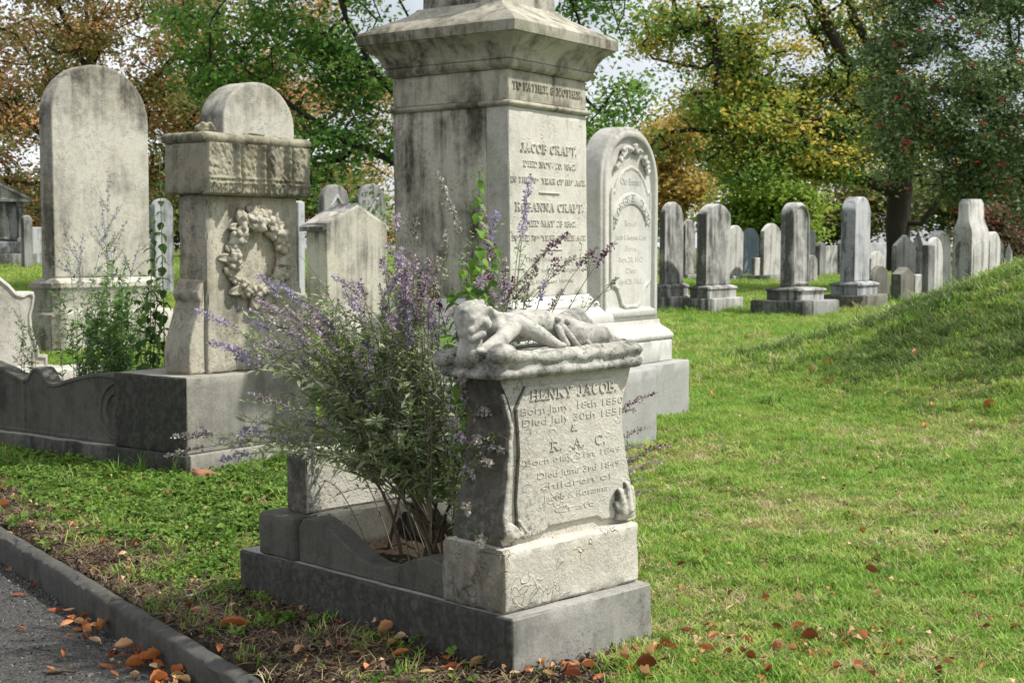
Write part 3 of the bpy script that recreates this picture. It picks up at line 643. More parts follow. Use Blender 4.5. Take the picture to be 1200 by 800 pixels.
for i in range(60):
    a = math.radians(18 + 144 * rnd.random()); r = .255 + .05 * rnd.random(); rr = .011 + .014 * rnd.random()
    gar.append(('e', (-.64 + r * 1.02 * math.cos(a), .214 - .012 * rnd.random(), 1.955 + r * .98 * math.sin(a)), (rr, rr * .9, rr * .8), (rnd.random() * 3, rnd.random() * 3, rnd.random() * 3)))
for i in range(9):
    gar.append(('e', (-.64 + rnd.uniform(-.08, .08), .21, 2.215 + rnd.uniform(-.01, .06)), (.02, .02, .022)))
carve(T, 'carved_garland', gar, M['george'], .007, 1, .004)

# ================================================================ the wreath tomb at left
WL, WR = (-1.995, 8.64, 0), (0, 0, .92)
T = thing('wreath_tomb', 'cream marble tomb with a carved flower wreath and tasselled drapery on its cap', 'tomb', WL, WR)
foot(WL, WR[2], -.03, 1.14, -.03, .75); foot(WL, WR[2], -.03, .25, .6, 3.2); foot(WL, WR[2], .2, 1.14, .7, 3.0)
block(T, 'plinth', -.03, 1.15, -.03, .745, -.25, .130, M['wreath_base'], bev=.010, cell=.06, rough=.003, chip=.008, seed=13.)
block(T, 'base_block', 0, 1.12, 0, .70, .1305, .605, M['wreath_base'], bev=.009, cell=.05, rough=.003, chip=.010, seed=14.)
dx0, dx1, dy0, dy1 = .275, 1.06, .105, .375
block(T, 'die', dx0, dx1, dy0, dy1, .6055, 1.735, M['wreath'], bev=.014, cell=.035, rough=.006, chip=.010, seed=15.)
def console(side):
    q = [(0, .606), (.12, .606), (.135, .63), (.140, .70), (.134, .78), (.112, .86), (.082, .94), (.056, 1.01), (.044, 1.06), (.058, 1.075), (.066, 1.10), (.060, 1.13), (.040, 1.145), (.034, 1.175), (.0, 1.20)]
    P = [(dx0 + .004 - a, b) for a, b in q] if side < 0 else [(dx1 - .004 + a, b) for a, b in q]
    if side < 0: P = P[::-1]
    return relief(T, 'scroll_console', P, [(0., dy0 + .035), (.008, dy0 + .025), (.02, dy0 + .023)], dy1 - .012, M['wreath'], 50, .004, side * 3.)
console(-1); console(1)
block(T, 'cap', .215, 1.115, .05, .43, 1.7355, 2.05, M['wreath_cap'], bev=.015, cell=.035, rough=.005, chip=.010, seed=16.)
cp = [(2.0505, .012), (2.056, -.004), (2.068, -.014), (2.085, -.018), (2.10, -.012), (2.112, .002), (2.118, .02), (2.122, .06)]
loft(T, 'cap_rim', [(z, .215 + o, 1.115 - o, .05 + o, .43 - o) for z, o in cp], M['wreath_cap'], 24, .006, 8., 60)
# carved cloth on the front of the cap: sharp hanging folds, crinkled swags and a fringe
nx, nzz = 150, 44; V = []; Fc = []
folds = (.455, .655, .68, .895)
for j in range(nzz + 1):
    zz = 1.728 + (2.052 - 1.728) * j / nzz
    for i in range(nx + 1):
        xx = .222 + .886 * i / nx; d = .034
        for f in folds: d += .034 * math.exp(-((xx - f - .01 * (2.05 - zz)) / .020) ** 2) - .045 * math.exp(-((xx - f - .042) / .020) ** 2)
        b = nz((xx * 2.2 + zz * .9, zz * 1.1, 0), 11, 1.); d += .016 * abs(b) + .006 * nz((xx, zz, 1), 34, 2.)
        if 1.80 < zz < 1.812 or 1.83 < zz < 1.842: d += .006
        if zz < 1.795: d += .005 * math.sin(xx * 330)
        e = min(1, (i / nx) / .012, (1 - i / nx) / .012, (j / nzz) / .03 + .1, 1.)
        V.append((xx, .056 - d * e, zz))
for j in range(nzz):
    for i in range(nx): q = j * (nx + 1) + i; Fc.append([q, q + 1, q + nx + 2, q + nx + 1])
b = len(V); B0 = [(.222, .07, 1.728), (1.108, .07, 1.728), (1.108, .07, 2.052), (.222, .07, 2.052)]; V += B0
bot = list(range(nx + 1)); top = [nzz * (nx + 1) + i for i in range(nx + 1)]
Fc.append([b, b + 1] + bot[::-1]); Fc.append(top + [b + 2, b + 3])
Fc.append([b + 3, b] + [j * (nx + 1) for j in range(nzz + 1)]); Fc.append([b + 1, b + 2] + [j * (nx + 1) + nx for j in range(nzz + 1)][::-1])
link('carved_drape', fixn(pymesh('drape', V, Fc)), M['wreath_cap'], T, 70)
carve(T, 'tassel', [('e', (.668, .020, 2.012), (.030, .026, .030)), ('e', (.650, .012, 1.998), (.016, .014, .014)), ('c', (.672, .022, 1.99), (.676, .03, 1.80), .017, .024), ('e', (.676, .026, 1.90), (.024, .02, .03))], M['wreath_cap'], .006, 2, .004)
carve(T, 'broken_rosette', [('e', (.27, .12, 2.135), (.045, .04, .022)), ('c', (.25, .10, 2.15), (.30, .085, 2.165), .018, .014), ('c', (.30, .085, 2.165), (.345, .10, 2.135), .016, .014), ('c', (.22, .12, 2.14), (.25, .09, 2.165), .014, .013), ('c', (.27, .15, 2.15), (.33, .15, 2.14), .016, .012)], M['wreath_cap'], .006, 2, .004)
carve(T, 'worn_fragment', [('c', (.62, .12, 2.122), (.76, .10, 2.126), .018, .012), ('e', (.70, .11, 2.128), (.07, .03, .012))], M['wreath_cap'], .007, 2, .004)
# the wreath: ribbon ring with flowers and leaves, each its own piece
WRX, WRZ, RX, RZ = .675, 1.340, .212, .240
def flower_mesh(seed, R=.05):
    r = random.Random(seed); parts = []; n = r.choice((5, 5, 6)); ph = r.random() * 6
    for k in range(n):
        a = ph + 2 * math.pi * k / n; parts.append(('e', (math.cos(a) * R * .62, r.uniform(-.012, .004), math.sin(a) * R * .62), (R * .44, R * .30, R * .36), (0, -a, 0)))
    parts += [('e', (0, -.012, 0), (R * .36, R * .42, R * .36)), ('e', (0, .012, 0), (R * .8, R * .34, R * .8))]
    o = carve(None, 'f', parts, M['wreath'], .007, 1, .005); me = o.data; bpy.data.objects.remove(o); return me
FM = [flower_mesh(i, .045 + .004 * (i % 3)) for i in range(4)]
ring = []
for i in range(28):
    a = 2 * math.pi * i / 28; ring.append(('e', (WRX + RX * math.cos(a), dy0 - .004, WRZ + RZ * math.sin(a)), (.042, .034, .036), (0, -a, 0)))
WREATH = carve(T, 'wreath', ring, M['wreath'], .009, 2, .008)
rnd = random.Random(8)
for i in range(24):
    a = 2 * math.pi * (i + .3 * rnd.random()) / 24; rr = 1 + rnd.uniform(-.09, .12); big = rnd.uniform(.85, 1.35) * (1.25 if math.sin(a) > .3 else .95)
    o = bpy.data.objects.new('carved_flower', FM[rnd.randrange(4)]); COL.objects.link(o); o.parent = WREATH
    o.location = (WRX + RX * rr * math.cos(a), dy0 - .030 - .022 * rnd.random(), WRZ + RZ * rr * math.sin(a)); o.scale = (big, big * 1.15, big)
    o.rotation_euler = (rnd.uniform(-.6, .6), rnd.random() * 6, rnd.uniform(-.6, .6))
def cleaf():
    V = []; Fc = []
    for i in range(7):
        u = i / 6; w = .026 * math.sin(math.pi * u) ** .7 + .002
        for k in (-1, -.5, 0, .5, 1): V.append((u * .10, -.016 * math.sin(math.pi * u) - .010 * abs(k) + .006, k * w))
    for i in range(6):
        for k in range(4): q = i * 5 + k; Fc.append([q, q + 1, q + 6, q + 5])
    n = len(V); V2 = V + [(a, .02, c) for a, b_, c in V]; F2 = Fc + [[q + n for q in f][::-1] for f in Fc]
    rim = [i * 5 for i in range(7)] + [30 + k for k in range(1, 5)] + [i * 5 + 4 for i in range(5, -1, -1)] + [3, 2, 1]
    for a, b_ in zip(rim, rim[1:] + rim[:1]): F2.append([a, b_, b_ + n, a + n])
    me = fixn(pymesh('leaf', V2, F2)); me.materials.append(M['wreath']); me.shade_smooth(); return me
CLF = cleaf()
for i in range(26):
    a = 2 * math.pi * rnd.random(); rr = 1 + rnd.uniform(-.06, .12); o = bpy.data.objects.new('carved_leaf', CLF); COL.objects.link(o); o.parent = WREATH
    o.location = (WRX + RX * rr * math.cos(a), dy0 - .022 - .016 * rnd.random(), WRZ + RZ * rr * math.sin(a)); s = rnd.uniform(.7, 1.15); o.scale = (s, s, s)
    o.rotation_euler = (0, -a + rnd.uniform(-1.2, 1.2), rnd.uniform(-.3, .3))
# cradle wall running back from the base, with wavy top, ring ornament and dark footing
top = [(.70, .575), (.78, .585), (.88, .587), (1.0, .575), (1.12, .555), (1.25, .525), (1.33, .502), (1.40, .49), (1.46, .492), (1.50, .52), (1.53, .56), (1.56, .582), (1.60, .588), (1.64, .580), (1.67, .555), (1.70, .515), (1.75, .50), (1.85, .52), (2.0, .565), (2.2, .60), (2.5, .60)]
P = [(-2.5, .128), (-.702, .128)] + [(-a, b) for a, b in top]
o = relief(T, 'cradle_wall', P, [(0., .05), (.004, .043), (.022, .040), (.028, .048), (.034, .049)], .16, M['rail'], 40, .001); o.rotation_euler.z = -math.pi / 2
o = block(T, 'wall_footing', .01, .24, .746, 2.6, -.25, .1275, M['wreath_base'], bev=.012, cell=.08, rough=.004, chip=.01, seed=18.)
top2 = [(.70, .47), (.95, .46), (1.2, .44), (1.5, .43), (2.5, .43)]
block(T, 'cradle_wall', .90, 1.02, .70, 2.5, -.1, .46, M['rail'], bev=.02, cell=.08, rough=.01, chip=.01, seed=19.)
block(T, 'cradle_cap_slab', .20, 1.05, 2.2, 2.55, -.1, .50, M['scroll'], bev=.02, cell=.08, rough=.005, chip=.01, seed=29.)
def ringcurve(cy_, cz, r, a0, a1, tube, nm):
    V = []; Fc = []; n = 28
    for i in range(n + 1):
        a = math.radians(a0 + (a1 - a0) * i / n)
        for k in range(6):
            b_ = 2 * math.pi * k / 6; rr = r + tube * math.cos(b_); V.append((.049 - .7 * tube * math.sin(b_), cy_ + rr * math.cos(a), cz + rr * math.sin(a)))
    for i in range(n):
        for k in range(6): Fc.append([i * 6 + k, i * 6 + (k + 1) % 6, (i + 1) * 6 + (k + 1) % 6, (i + 1) * 6 + k])
    return link(nm, fixn(pymesh('ring', V, Fc)), M['rail'], T, 180)
ringcurve(.715, .345, .185, -88, 88, .014, 'ring_ornament'); ringcurve(.715, .345, .125, -88, 88, .016, 'ring_ornament')
for (a, b_, c) in ((.735, .36, .04), (.79, .33, .03), (.745, .29, .026)): pass

# ================================================================ scroll-sided headstone at the left edge
p = at(57, 432, 11.0)
SL, SR = (p[0], p[1], 0), (0, 0, .92)
T = thing('scroll_headstone', 'pale headstone with scrolled shoulder on a slab, at the left edge', 'headstone', SL, SR)
foot(SL, SR[2], -1.3, .3, -.2, .5)
zb = float(p[2])
block(T, 'base_slab', -1.2, .26, -.22, .45, -.1, zb, M['george_base'], bev=.02, cell=.08, rough=.005, chip=.01, seed=20.)
half = [(0, zb + .001), (0, zb + .11), (-.07, zb + .12), (-.075, zb + .17), (-.105, zb + .24), (-.13, zb + .33), (-.135, zb + .42), (-.115, zb + .48), (-.10, zb + .56), (-.11, zb + .60), (-.16, zb + .605), (-.21, zb + .585), (-.26, zb + .60), (-.32, zb + .66), (-.40, zb + .72), (-.50, zb + .75)]
P = [(-1.0 - a, b) for a, b in half][::-1]
P = half + [(-1.0 - a, b) for a, b in half][::-1][1:]
relief(T, 'slab', P, [(0, .012), (.006, .004), (.025, .0), (.032, .012), (.040, .014)], .16, M['scroll'], 45, .004, 2.)

# ================================================================ headstones behind
def headstone(name, label, pl, pcn, pr, ptop, pbase, Y, style, mat, bl=None, br=None, yaw=.93, tiers=1, cat='headstone', group=None, tmax=9., lean=0., bmat=None):
    """placed from photo columns: side face pl..pcn, front face pcn..pr, base bl..br; stands on the terrain at depth Y"""
    rx = (pcn - 600) / F_PX; r = (math.cos(yaw), math.sin(yaw)); l = (-r[1], r[0])
    u = np.array([rx, 1.]); u /= np.linalg.norm(u)
    cr_ = max(.25, r[0] * u[1] - r[1] * u[0]); cl_ = max(.2, -(l[0] * u[1] - l[1] * u[0]))
    dist = Y * math.hypot(rx, 1)
    Wd = (pr - pcn) / F_PX * Y / cr_ * 1.02; Td = min(tmax, max(.10, (pcn - pl) / F_PX * Y / cl_))
    c = at(pcn, pbase, Y); ztop = at(pcn, ptop, Y)[2]
    gz = float(terrain(c[0], c[1])) - .03; Hh = ztop - gz
    ov = 0.
    if bl is not None: ov = max(.03, ((br - bl) - (pr - pl)) / 2 / F_PX * Y / ((cr_ + cl_) / 1.6))
    rl_ = random.Random(label); T = thing(name, label, cat, (c[0], c[1], gz), (rl_.uniform(-.012, .012) * (Y > 20), lean + rl_.uniform(-.018, .018) * (Y > 20), yaw + rl_.uniform(-.05, .05) * (Y > 20)), group)
    foot((c[0], c[1]), yaw, -ov, Wd + ov, -ov, Td + ov)
    z = 0.
    sd_ = abs(hash(label)) % 97 if False else sum(map(ord, label)) % 97 * .31
    if ov:
        hb = .20 * min(1.6, Hh / 1.5) if tiers == 1 else .15 * Hh
        block(T, 'base_block', -ov, Wd + ov, -ov, Td + ov, -.12, hb, bmat or mat, bev=.02, cell=.12, rough=.006, chip=.015, seed=sd_); z = hb
        if tiers > 1:
            o2 = ov * .45; h2 = .115 * Hh
            loft(T, 'base_moulding', [(z + .001, -o2, Wd + o2, -o2, Td + o2), (z + h2 * .65, -o2, Wd + o2, -o2, Td + o2), (z + h2 * .72, -o2 * 1.25, Wd + o2 * 1.25, -o2 * 1.25, Td + o2 * 1.25), (z + h2 * .85, -o2 * 1.2, Wd + o2 * 1.2, -o2 * 1.2, Td + o2 * 1.2), (z + h2, -.008, Wd + .008, -.008, Td + .008)], mat, 8, .003, sd_, 40); z += h2
    z += .0005
    if style in ('round', 'moulded'):
        P = arch(0, Wd, z, Hh - Wd * .46, Hh, 18)
    elif style == 'seg': P = segarch(0, Wd, z, Hh - Wd * .22, Hh)
    elif style == 'gable': P = [(0, z), (Wd, z), (Wd, Hh - Wd * .22), (Wd / 2, Hh), (0, Hh - Wd * .22)]
    elif style == 'flat': P = [(0, z), (Wd, z), (Wd, Hh - .02), (Wd - .02, Hh), (.02, Hh), (0, Hh - .02)]
    if style == 'moulded':
        relief(T, 'slab', P, [(.0, .05), (.015, .04), (.03, .012), (.05, .0), (.07, .004), (.085, .03), (.095, .032)], Td, mat, 38, .003, sd_)
    elif style == 'obelisk':
        loft(T, 'shaft', [(z, 0, Wd, 0, Td), (Hh * .82, .12 * Wd, .88 * Wd, .12 * Td, .88 * Td), (Hh, .48 * Wd, .52 * Wd, .48 * Td, .52 * Td)], mat, 5, .003, sd_, 25)
    elif style == 'pedestal':
        loft(T, 'die', [(z, 0, Wd, 0, Td), (Hh * .68, 0, Wd, 0, Td)], mat, 6, .003, sd_, 25)
        loft(T, 'cap', [(Hh * .681, -.03, Wd + .03, -.03, Td + .03), (Hh * .73, -.05, Wd + .05, -.05, Td + .05), (Hh * .74, .0, Wd, .0, Td), (Hh, .48 * Wd, .52 * Wd, .48 * Td, .52 * Td)], mat, 6, .003, sd_, 25)
    elif style == 'pier':
        loft(T, 'pier', [(z, 0, Wd, 0, Td), (Hh * .70, 0, Wd, 0, Td), (Hh * .74, .01, Wd - .01, .02, Td - .02), (Hh * .83, .03, Wd - .04, .08, Td - .08), (Hh * .96, .03, Wd - .05, .09, Td - .09), (Hh, .08, Wd - .09, .12, Td - .12)], mat, 8, .005, sd_, 25)
        P2 = arch(-Td + .06, -.06, Hh * .22, Hh * .55, Hh * .64, 12)
        o = relief(T, 'niche_panel', P2, [(0, -.012), (.02, -.014), (.035, .003 - .012)], .01, mat, 40); o.rotation_euler.z = -math.pi / 2
        relief(T, 'face_panel', arch(.08, Wd - .08, Hh * .22, Hh * .55, Hh * .64, 12), [(0, -.012), (.02, -.014)], .01, mat, 40)
    else:
        bv = .018
        relief(T, 'slab', P, [(.0, bv), (bv * .4, bv * .3), (bv, .0), (bv * 2, .0)], Td, mat, 38, .003, sd_)
    return T, Wd, Td, Hh, z
g2 = 'headstones standing on the lawn behind'
# left group
T, w, tt, h_, z_ = headstone('round_headstone', 'very tall cream round-topped headstone with blank weathered face, left of the wreath tomb', 52, 65, 178, 69, 411, 15.3, 'round', M['tall'], 40, 200, yaw=.92, tiers=2)
headstone('round_headstone', 'cream round-topped headstone showing above the wreath tomb', 238, 264, 349, 91, 405, 13.2, 'round', M['tall'], 225, 362, yaw=.92)
T, w, tt, h_, z_ = headstone('gabled_tomb', 'low gabled cream marble stone left of the great pedestal', 360, 384, 456, 238, 386, 17, 'gable', M['gable'], 350, 466, yaw=.92)
V = [(-.06, .006, h_ - w * .22 - .045), (w / 2, .006, h_ + .012), (w + .04, .006, h_ - w * .22 - .03)]
Vb = V + [(x, .006, zz - .055) for x, _, zz in V]; Va = Vb + [(x, tt + .06, zz) for x, _, zz in Vb]
link('gable_coping', fixn(pymesh('coping', Va, [[0, 1, 4, 3], [1, 2, 5, 4], [6, 7, 10, 9], [7, 8, 11, 10], [0, 1, 7, 6], [1, 2, 8, 7], [3, 4, 10, 9], [4, 5, 11, 10], [0, 3, 9, 6], [2, 5, 11, 8]])), M['bg0'], T, 0)
def emblem(T, w, h_, kind):
    if kind: parts = [('c', (w * .35, .0, h_ * .72), (w * .65, -.0, h_ * .86), .014, .014), ('c', (w * .65, .0, h_ * .72), (w * .35, .0, h_ * .86), .014, .014), ('e', (w * .65, -.01, h_ * .86), (.04, .02, .03))]
    else: parts = [('c', (w * .25, -.01, h_ * .80), (w * .5, -.01, h_ * .90), .025, .03), ('c', (w * .5, -.01, h_ * .90), (w * .75, -.01, h_ * .80), .03, .025), ('e', (w * .5, -.01, h_ * .80), (.06, .02, .05))]
    carve(T, 'carved_emblem', parts, M['bg1'], .015, 1, .004)
T, w, tt, h_, z_ = headstone('round_headstone', 'grey round-topped headstone with draped emblem peeping over the gabled stone', 374, 380, 411, 215, 352, 24, 'round', M['bg3'], yaw=.92); emblem(T, w, h_, 0)
T, w, tt, h_, z_ = headstone('round_headstone', 'grey round-topped headstone with crossed emblem beside the great pedestal', 419, 423, 457, 215, 352, 25, 'round', M['bg3'], yaw=.92); emblem(T, w, h_, 1)
headstone('shouldered_headstone', 'pale blue grey stone post seen between wreath tomb and gabled stone', 346, 350, 358, 235, 362, 21, 'seg', M['bg1'], 344, 366, yaw=.92)
headstone('round_headstone', 'low grey round-topped headstone beside the columned tomb at far left', 26, 28, 38, 252, 308, 34, 'round', M['bg3'], yaw=.92)
headstone('flat_headstone', 'small pale flat stone in the far lawn at left', 36, 38, 52, 266, 308, 38, 'flat', M['bg1'], yaw=.92)
headstone('round_headstone', 'grey headstone glimpsed between the very tall stone and the wreath tomb', 178, 182, 204, 232, 352, 24, 'round', M['bg1'], yaw=.92)
# columned tomb at the far left
Y = 36.; c = at(44, 306, Y); gz = float(terrain(c[0], c[1])) - .05
T = thing('columned_tomb', 'grey columned tomb with pediment at the far left edge', 'tomb', (c[0], c[1], gz), (0, 0, .35)); foot((c[0], c[1]), .35, -2.6, .2, -.2, 1.6)
k_ = M['bg2']
block(T, 'base_block', -2.5, 0, 0, 1.4, -.3, .42, k_, bev=.02, cell=.2, rough=.005, chip=.01, seed=1.); block(T, 'second_step', -2.38, -.14, .12, 1.28, .4205, .72, M['bg1'], bev=.02, cell=.2, rough=.005, chip=.01, seed=2.)
block(T, 'body', -2.2, -.40, .30, 1.1, .7205, 1.72, M['bg1'], bev=.02, cell=.2, rough=.005, chip=.01, seed=3.)
for xx in (-.36, -2.24): loft(T, 'column', [(.7205, xx - .11, xx + .11, .19, .41), (.80, xx - .11, xx + .11, .19, .41), (.81, xx - .07, xx + .07, .23, .37), (1.55, xx - .06, xx + .06, .24, .36), (1.60, xx - .10, xx + .10, .2, .4), (1.72, xx - .12, xx + .12, .18, .42)], k_, 4, .002, 1., 30)
relief(T, 'pediment', [(-2.5, 1.7205), (-.10, 1.7205), (-.08, 1.80), (-1.3, 2.42), (-2.52, 1.80)], [(0, .10), (.06, .10), (.07, .14)], 1.25, k_, 30)
relief(T, 'arched_panel', arch(-1.95, -.65, .78, 1.2, 1.62, 12), [(0, .285), (.03, .28), (.05, .295)], .31, k_, 30)

# right: the lawn rows
b = M
headstone('segmental_headstone', 'grey stained upright headstone just right of the arched white one', 774, 778, 802, 236, 366, 25.7, 'round', b['bg0'], 772, 816, tiers=2, bmat=b['bg0'])
headstone('segmental_headstone', 'tall pale headstone with dark left side and curved flat top, second in the lawn row', 815, 826, 854, 238, 367, 25.4, 'seg', b['bg0'], 807, 866, tiers=2)
headstone('moulded_headstone', 'dark stained round headstone with moulded rim on a broad black base', 914, 929, 948, 236, 370, 24.6, 'moulded', b['bg0'], 889, 966, tiers=2, bmat=b['bg3'])
headstone('round_headstone', 'tall blue grey round headstone on a brown base beside the mound', 984, 1000, 1018, 230, 363, 26.2, 'round', b['bg1'], 968, 1030, tiers=2, bmat=b['bg4'])
headstone('round_headstone', 'pale round headstone in the back row beside the arched white one', 801, 803, 816, 257, 328, 40, 'round', b['bg0'], 799, 820, bmat=b['bg3'])
headstone('segmental_headstone', 'cream low headstone in the back row, between the pale and the dark stained ones', 851, 854, 872, 264, 330, 39.5, 'seg', b['bg2'], 848, 881, bmat=b['bg0'])
headstone('round_headstone', 'slate blue slab with lighter rounded edge in the back row', 869, 872, 890, 267, 322, 44, 'round', b['bg5'])
headstone('segmental_headstone', 'white square-shouldered headstone on a wide base, left of the dark moulded one', 890, 894, 914, 261, 330, 39.5, 'seg', b['bg2'], 881, 922, bmat=b['bg3'])
headstone('flat_headstone', 'small pale block stone leaning in front of the slate blue slab', 882, 884, 893, 302, 326, 42, 'flat', b['bg2'])
headstone('round_headstone', 'grey narrow stone peeping out right of the dark moulded one', 945, 948, 956, 269, 318, 46, 'round', b['bg1'])
headstone('round_headstone', 'short grey round stone right of the dark moulded one', 946, 949, 958, 299, 332, 38.5, 'round', b['bg0'], 944, 961)
headstone('round_headstone', 'blackened leaning slab in the far row', 955, 960, 967, 284, 324, 43, 'round', b['bg3'])
headstone('flat_headstone', 'white flat-topped slab in the far row', 966, 967, 982, 288, 323, 44, 'flat', b['bg2'])
headstone('round_headstone', 'pale slender stone hiding behind the tall blue grey one', 981, 984, 990, 281, 322, 45, 'round', b['bg2'], 977, 992)
headstone('flat_headstone', 'bluish white wide slab right of the tall blue grey headstone', 1016, 1019, 1040, 284, 316, 50, 'flat', b['bg1'])
headstone('segmental_headstone', 'white low curved stone under the wide bluish slab', 1018, 1020, 1036, 294, 326, 41, 'seg', b['bg2'])
headstone('round_headstone', 'short olive brown headstone by the tall blue grey one', 1018, 1022, 1041, 311, 356, 28.5, 'round', b['bg4'], tmax=.16)
headstone('gabled_headstone', 'short dark gabled stone with brown face in front of the oak', 1044, 1055, 1069, 313, 356, 28.2, 'gable', b['bg4'])
headstone('gabled_headstone', 'pale gabled headstone behind the short dark gabled stone', 1045, 1049, 1070, 275, 338, 33, 'gable', b['bg2'])
headstone('pedestal_stone', 'narrow pedestal stone with pyramid cap beside the oak trunk', 1068, 1072, 1081, 270, 340, 34, 'pedestal', b['bg0'], 1066, 1084)
headstone('flat_headstone', 'thin dark post stone at the foot of the mound crest', 1080, 1087, 1094, 287, 348, 29, 'flat', b['bg3'])
headstone('round_headstone', 'pale narrow round headstone behind the thin dark post', 1087, 1090, 1105, 278, 346, 30, 'round', b['bg2'])
headstone('moulded_headstone', 'broad pale arched headstone with thick rim behind the mound', 1085, 1095, 1116, 270, 344, 32, 'moulded', b['bg2'])
headstone('stone_pier', 'massive white pier with dark arched side panel standing behind the mound', 1115, 1137, 1154, 233, 352, 25.5, 'pier', b['bg2'], yaw=.90)
headstone('round_headstone', 'white round headstone with dark side right of the massive pier', 1152, 1158, 1171, 271, 344, 29, 'round', b['bg2'])
headstone('round_headstone', 'pale narrow stone close behind the round one right of the pier', 1168, 1170, 1175, 282, 340, 32, 'round', b['bg0'])
headstone('small_obelisk', 'small pale obelisk showing over the mound crest', 1177, 1181, 1187, 285, 330, 35, 'obelisk', b['bg2'])
headstone('small_obelisk', 'tiny pale obelisk tip over the mound crest at the right edge', 1190, 1193, 1198, 299, 326, 40, 'obelisk', b['bg1'])
headstone('flat_headstone', 'low white marker behind the short dark gabled stone', 1069, 1072, 1081, 322, 345, 31, 'flat', b['bg2'])
for nm, px, w_ in (('pale little round stone far behind the slate blue slab', 876, 9), ('pale little round stone in the far gap left of the wide bluish slab', 1004, 10)):
    pass

# ================================================================ trees
def tubes(P, Q, r0, r1, k):
    """tapered k-sided tubes from P to Q (arrays)"""
    d = Q - P; L = np.linalg.norm(d, axis=1, keepdims=True); d = d / np.maximum(L, 1e-6)
    up = np.where(np.abs(d[:, 2:3]) < .9, np.array([[0, 0, 1.]]), np.array([[1., 0, 0]])); a = np.cross(d, up); a /= np.linalg.norm(a, axis=1, keepdims=True); b = np.cross(d, a)
    n = len(P); V = np.empty((n, 2, k, 3)); ang = np.arange(k) * 2 * np.pi / k
    for i, t_ in enumerate(ang):
        o = math.cos(t_) * a + math.sin(t_) * b; V[:, 0, i] = P + o * r0[:, None]; V[:, 1, i] = Q + o * r1[:, None] + d * r1[:, None] * .3
    i0 = (np.arange(n) * 2 * k)[:, None]; j = np.arange(k); jn = (j + 1) % k
    Fq = np.stack([i0 + j, i0 + jn, i0 + k + jn, i0 + k + j], -1).reshape(-1, 4)
    return V.reshape(-1, 3), Fq
def leafquads(c, size, rng, asp=.5, up=.6, fold=.25, axis=None):
    n = len(c); nrm = rng.normal(size=(n, 3)); nrm[:, 2] = np.abs(nrm[:, 2]) + up; nrm /= np.linalg.norm(nrm, axis=1, keepdims=True)
    if axis is None: ax = rng.normal(size=(n, 3))
    else: ax = axis
    ax = ax - nrm * (ax * nrm).sum(1, keepdims=True); ax /= np.maximum(np.linalg.norm(ax, axis=1, keepdims=True), 1e-6); sd_ = np.cross(nrm, ax)
    s = (size if np.ndim(size) else np.full(n, size))[:, None]
    V = np.empty((n, 4, 3)); V[:, 0] = c; V[:, 1] = c + ax * s * .45 + sd_ * s * asp / 2 + nrm * s * fold * asp; V[:, 2] = c + ax * s; V[:, 3] = c + ax * s * .45 - sd_ * s * asp / 2 + nrm * s * fold * asp
    return V.reshape(-1, 3), np.arange(n * 4).reshape(-1, 4)
def grow(paths, targets, rng, step=.7, sag=.12, tip=.014, ex=2.25):
    N = []; par = []
    for path, parent in paths:           # explicit trunk and limbs: list of points, index of the node they leave from
        prev = parent
        for q in path: N.append(np.array(q, float)); par.append(prev); prev = len(N) - 1
    base = len(N); arr = np.zeros((len(N) + len(targets) * 40, 3)); arr[:base] = N; n = base; par = par + [0] * (len(targets) * 40)
    d0 = np.array([np.min(np.linalg.norm(arr[:base] - t_, axis=1)) for t_ in targets]); tips = []
    for ti in np.argsort(d0):
        tg = targets[ti]; dv = tg - arr[:n]; dist = np.linalg.norm(dv, axis=1) + .35 * np.maximum(0, -dv[:, 2]); dist[0] += 3
        j = int(np.argmin(dist)); L = np.linalg.norm(tg - arr[j]); k = max(1, min(30, int(L / step))); p0 = arr[j].copy(); wob = rng.normal(size=3) * L * .10; prev = j
        for i in range(1, k + 1):
            u = i / k; q = p0 + (tg - p0) * u + wob * math.sin(math.pi * u) + np.array([0, 0, sag * L * math.sin(math.pi * u)])
            if i < k: q += rng.normal(size=3) * .05
            arr[n] = q; par[n] = prev; prev = n; n += 1
        tips.append(prev)
    rad = np.zeros(n); ch = np.zeros(n, int)
    for i in range(n): 
        if par[i] >= 0: ch[par[i]] += 1
    acc = np.zeros(n)
    for i in range(n - 1, -1, -1):
        if ch[i] == 0: acc[i] = tip ** ex
        rad[i] = acc[i] ** (1 / ex)
        if par[i] >= 0: acc[par[i]] += acc[i]
    return arr[:n], np.array(par[:n]), rad, np.array(tips)
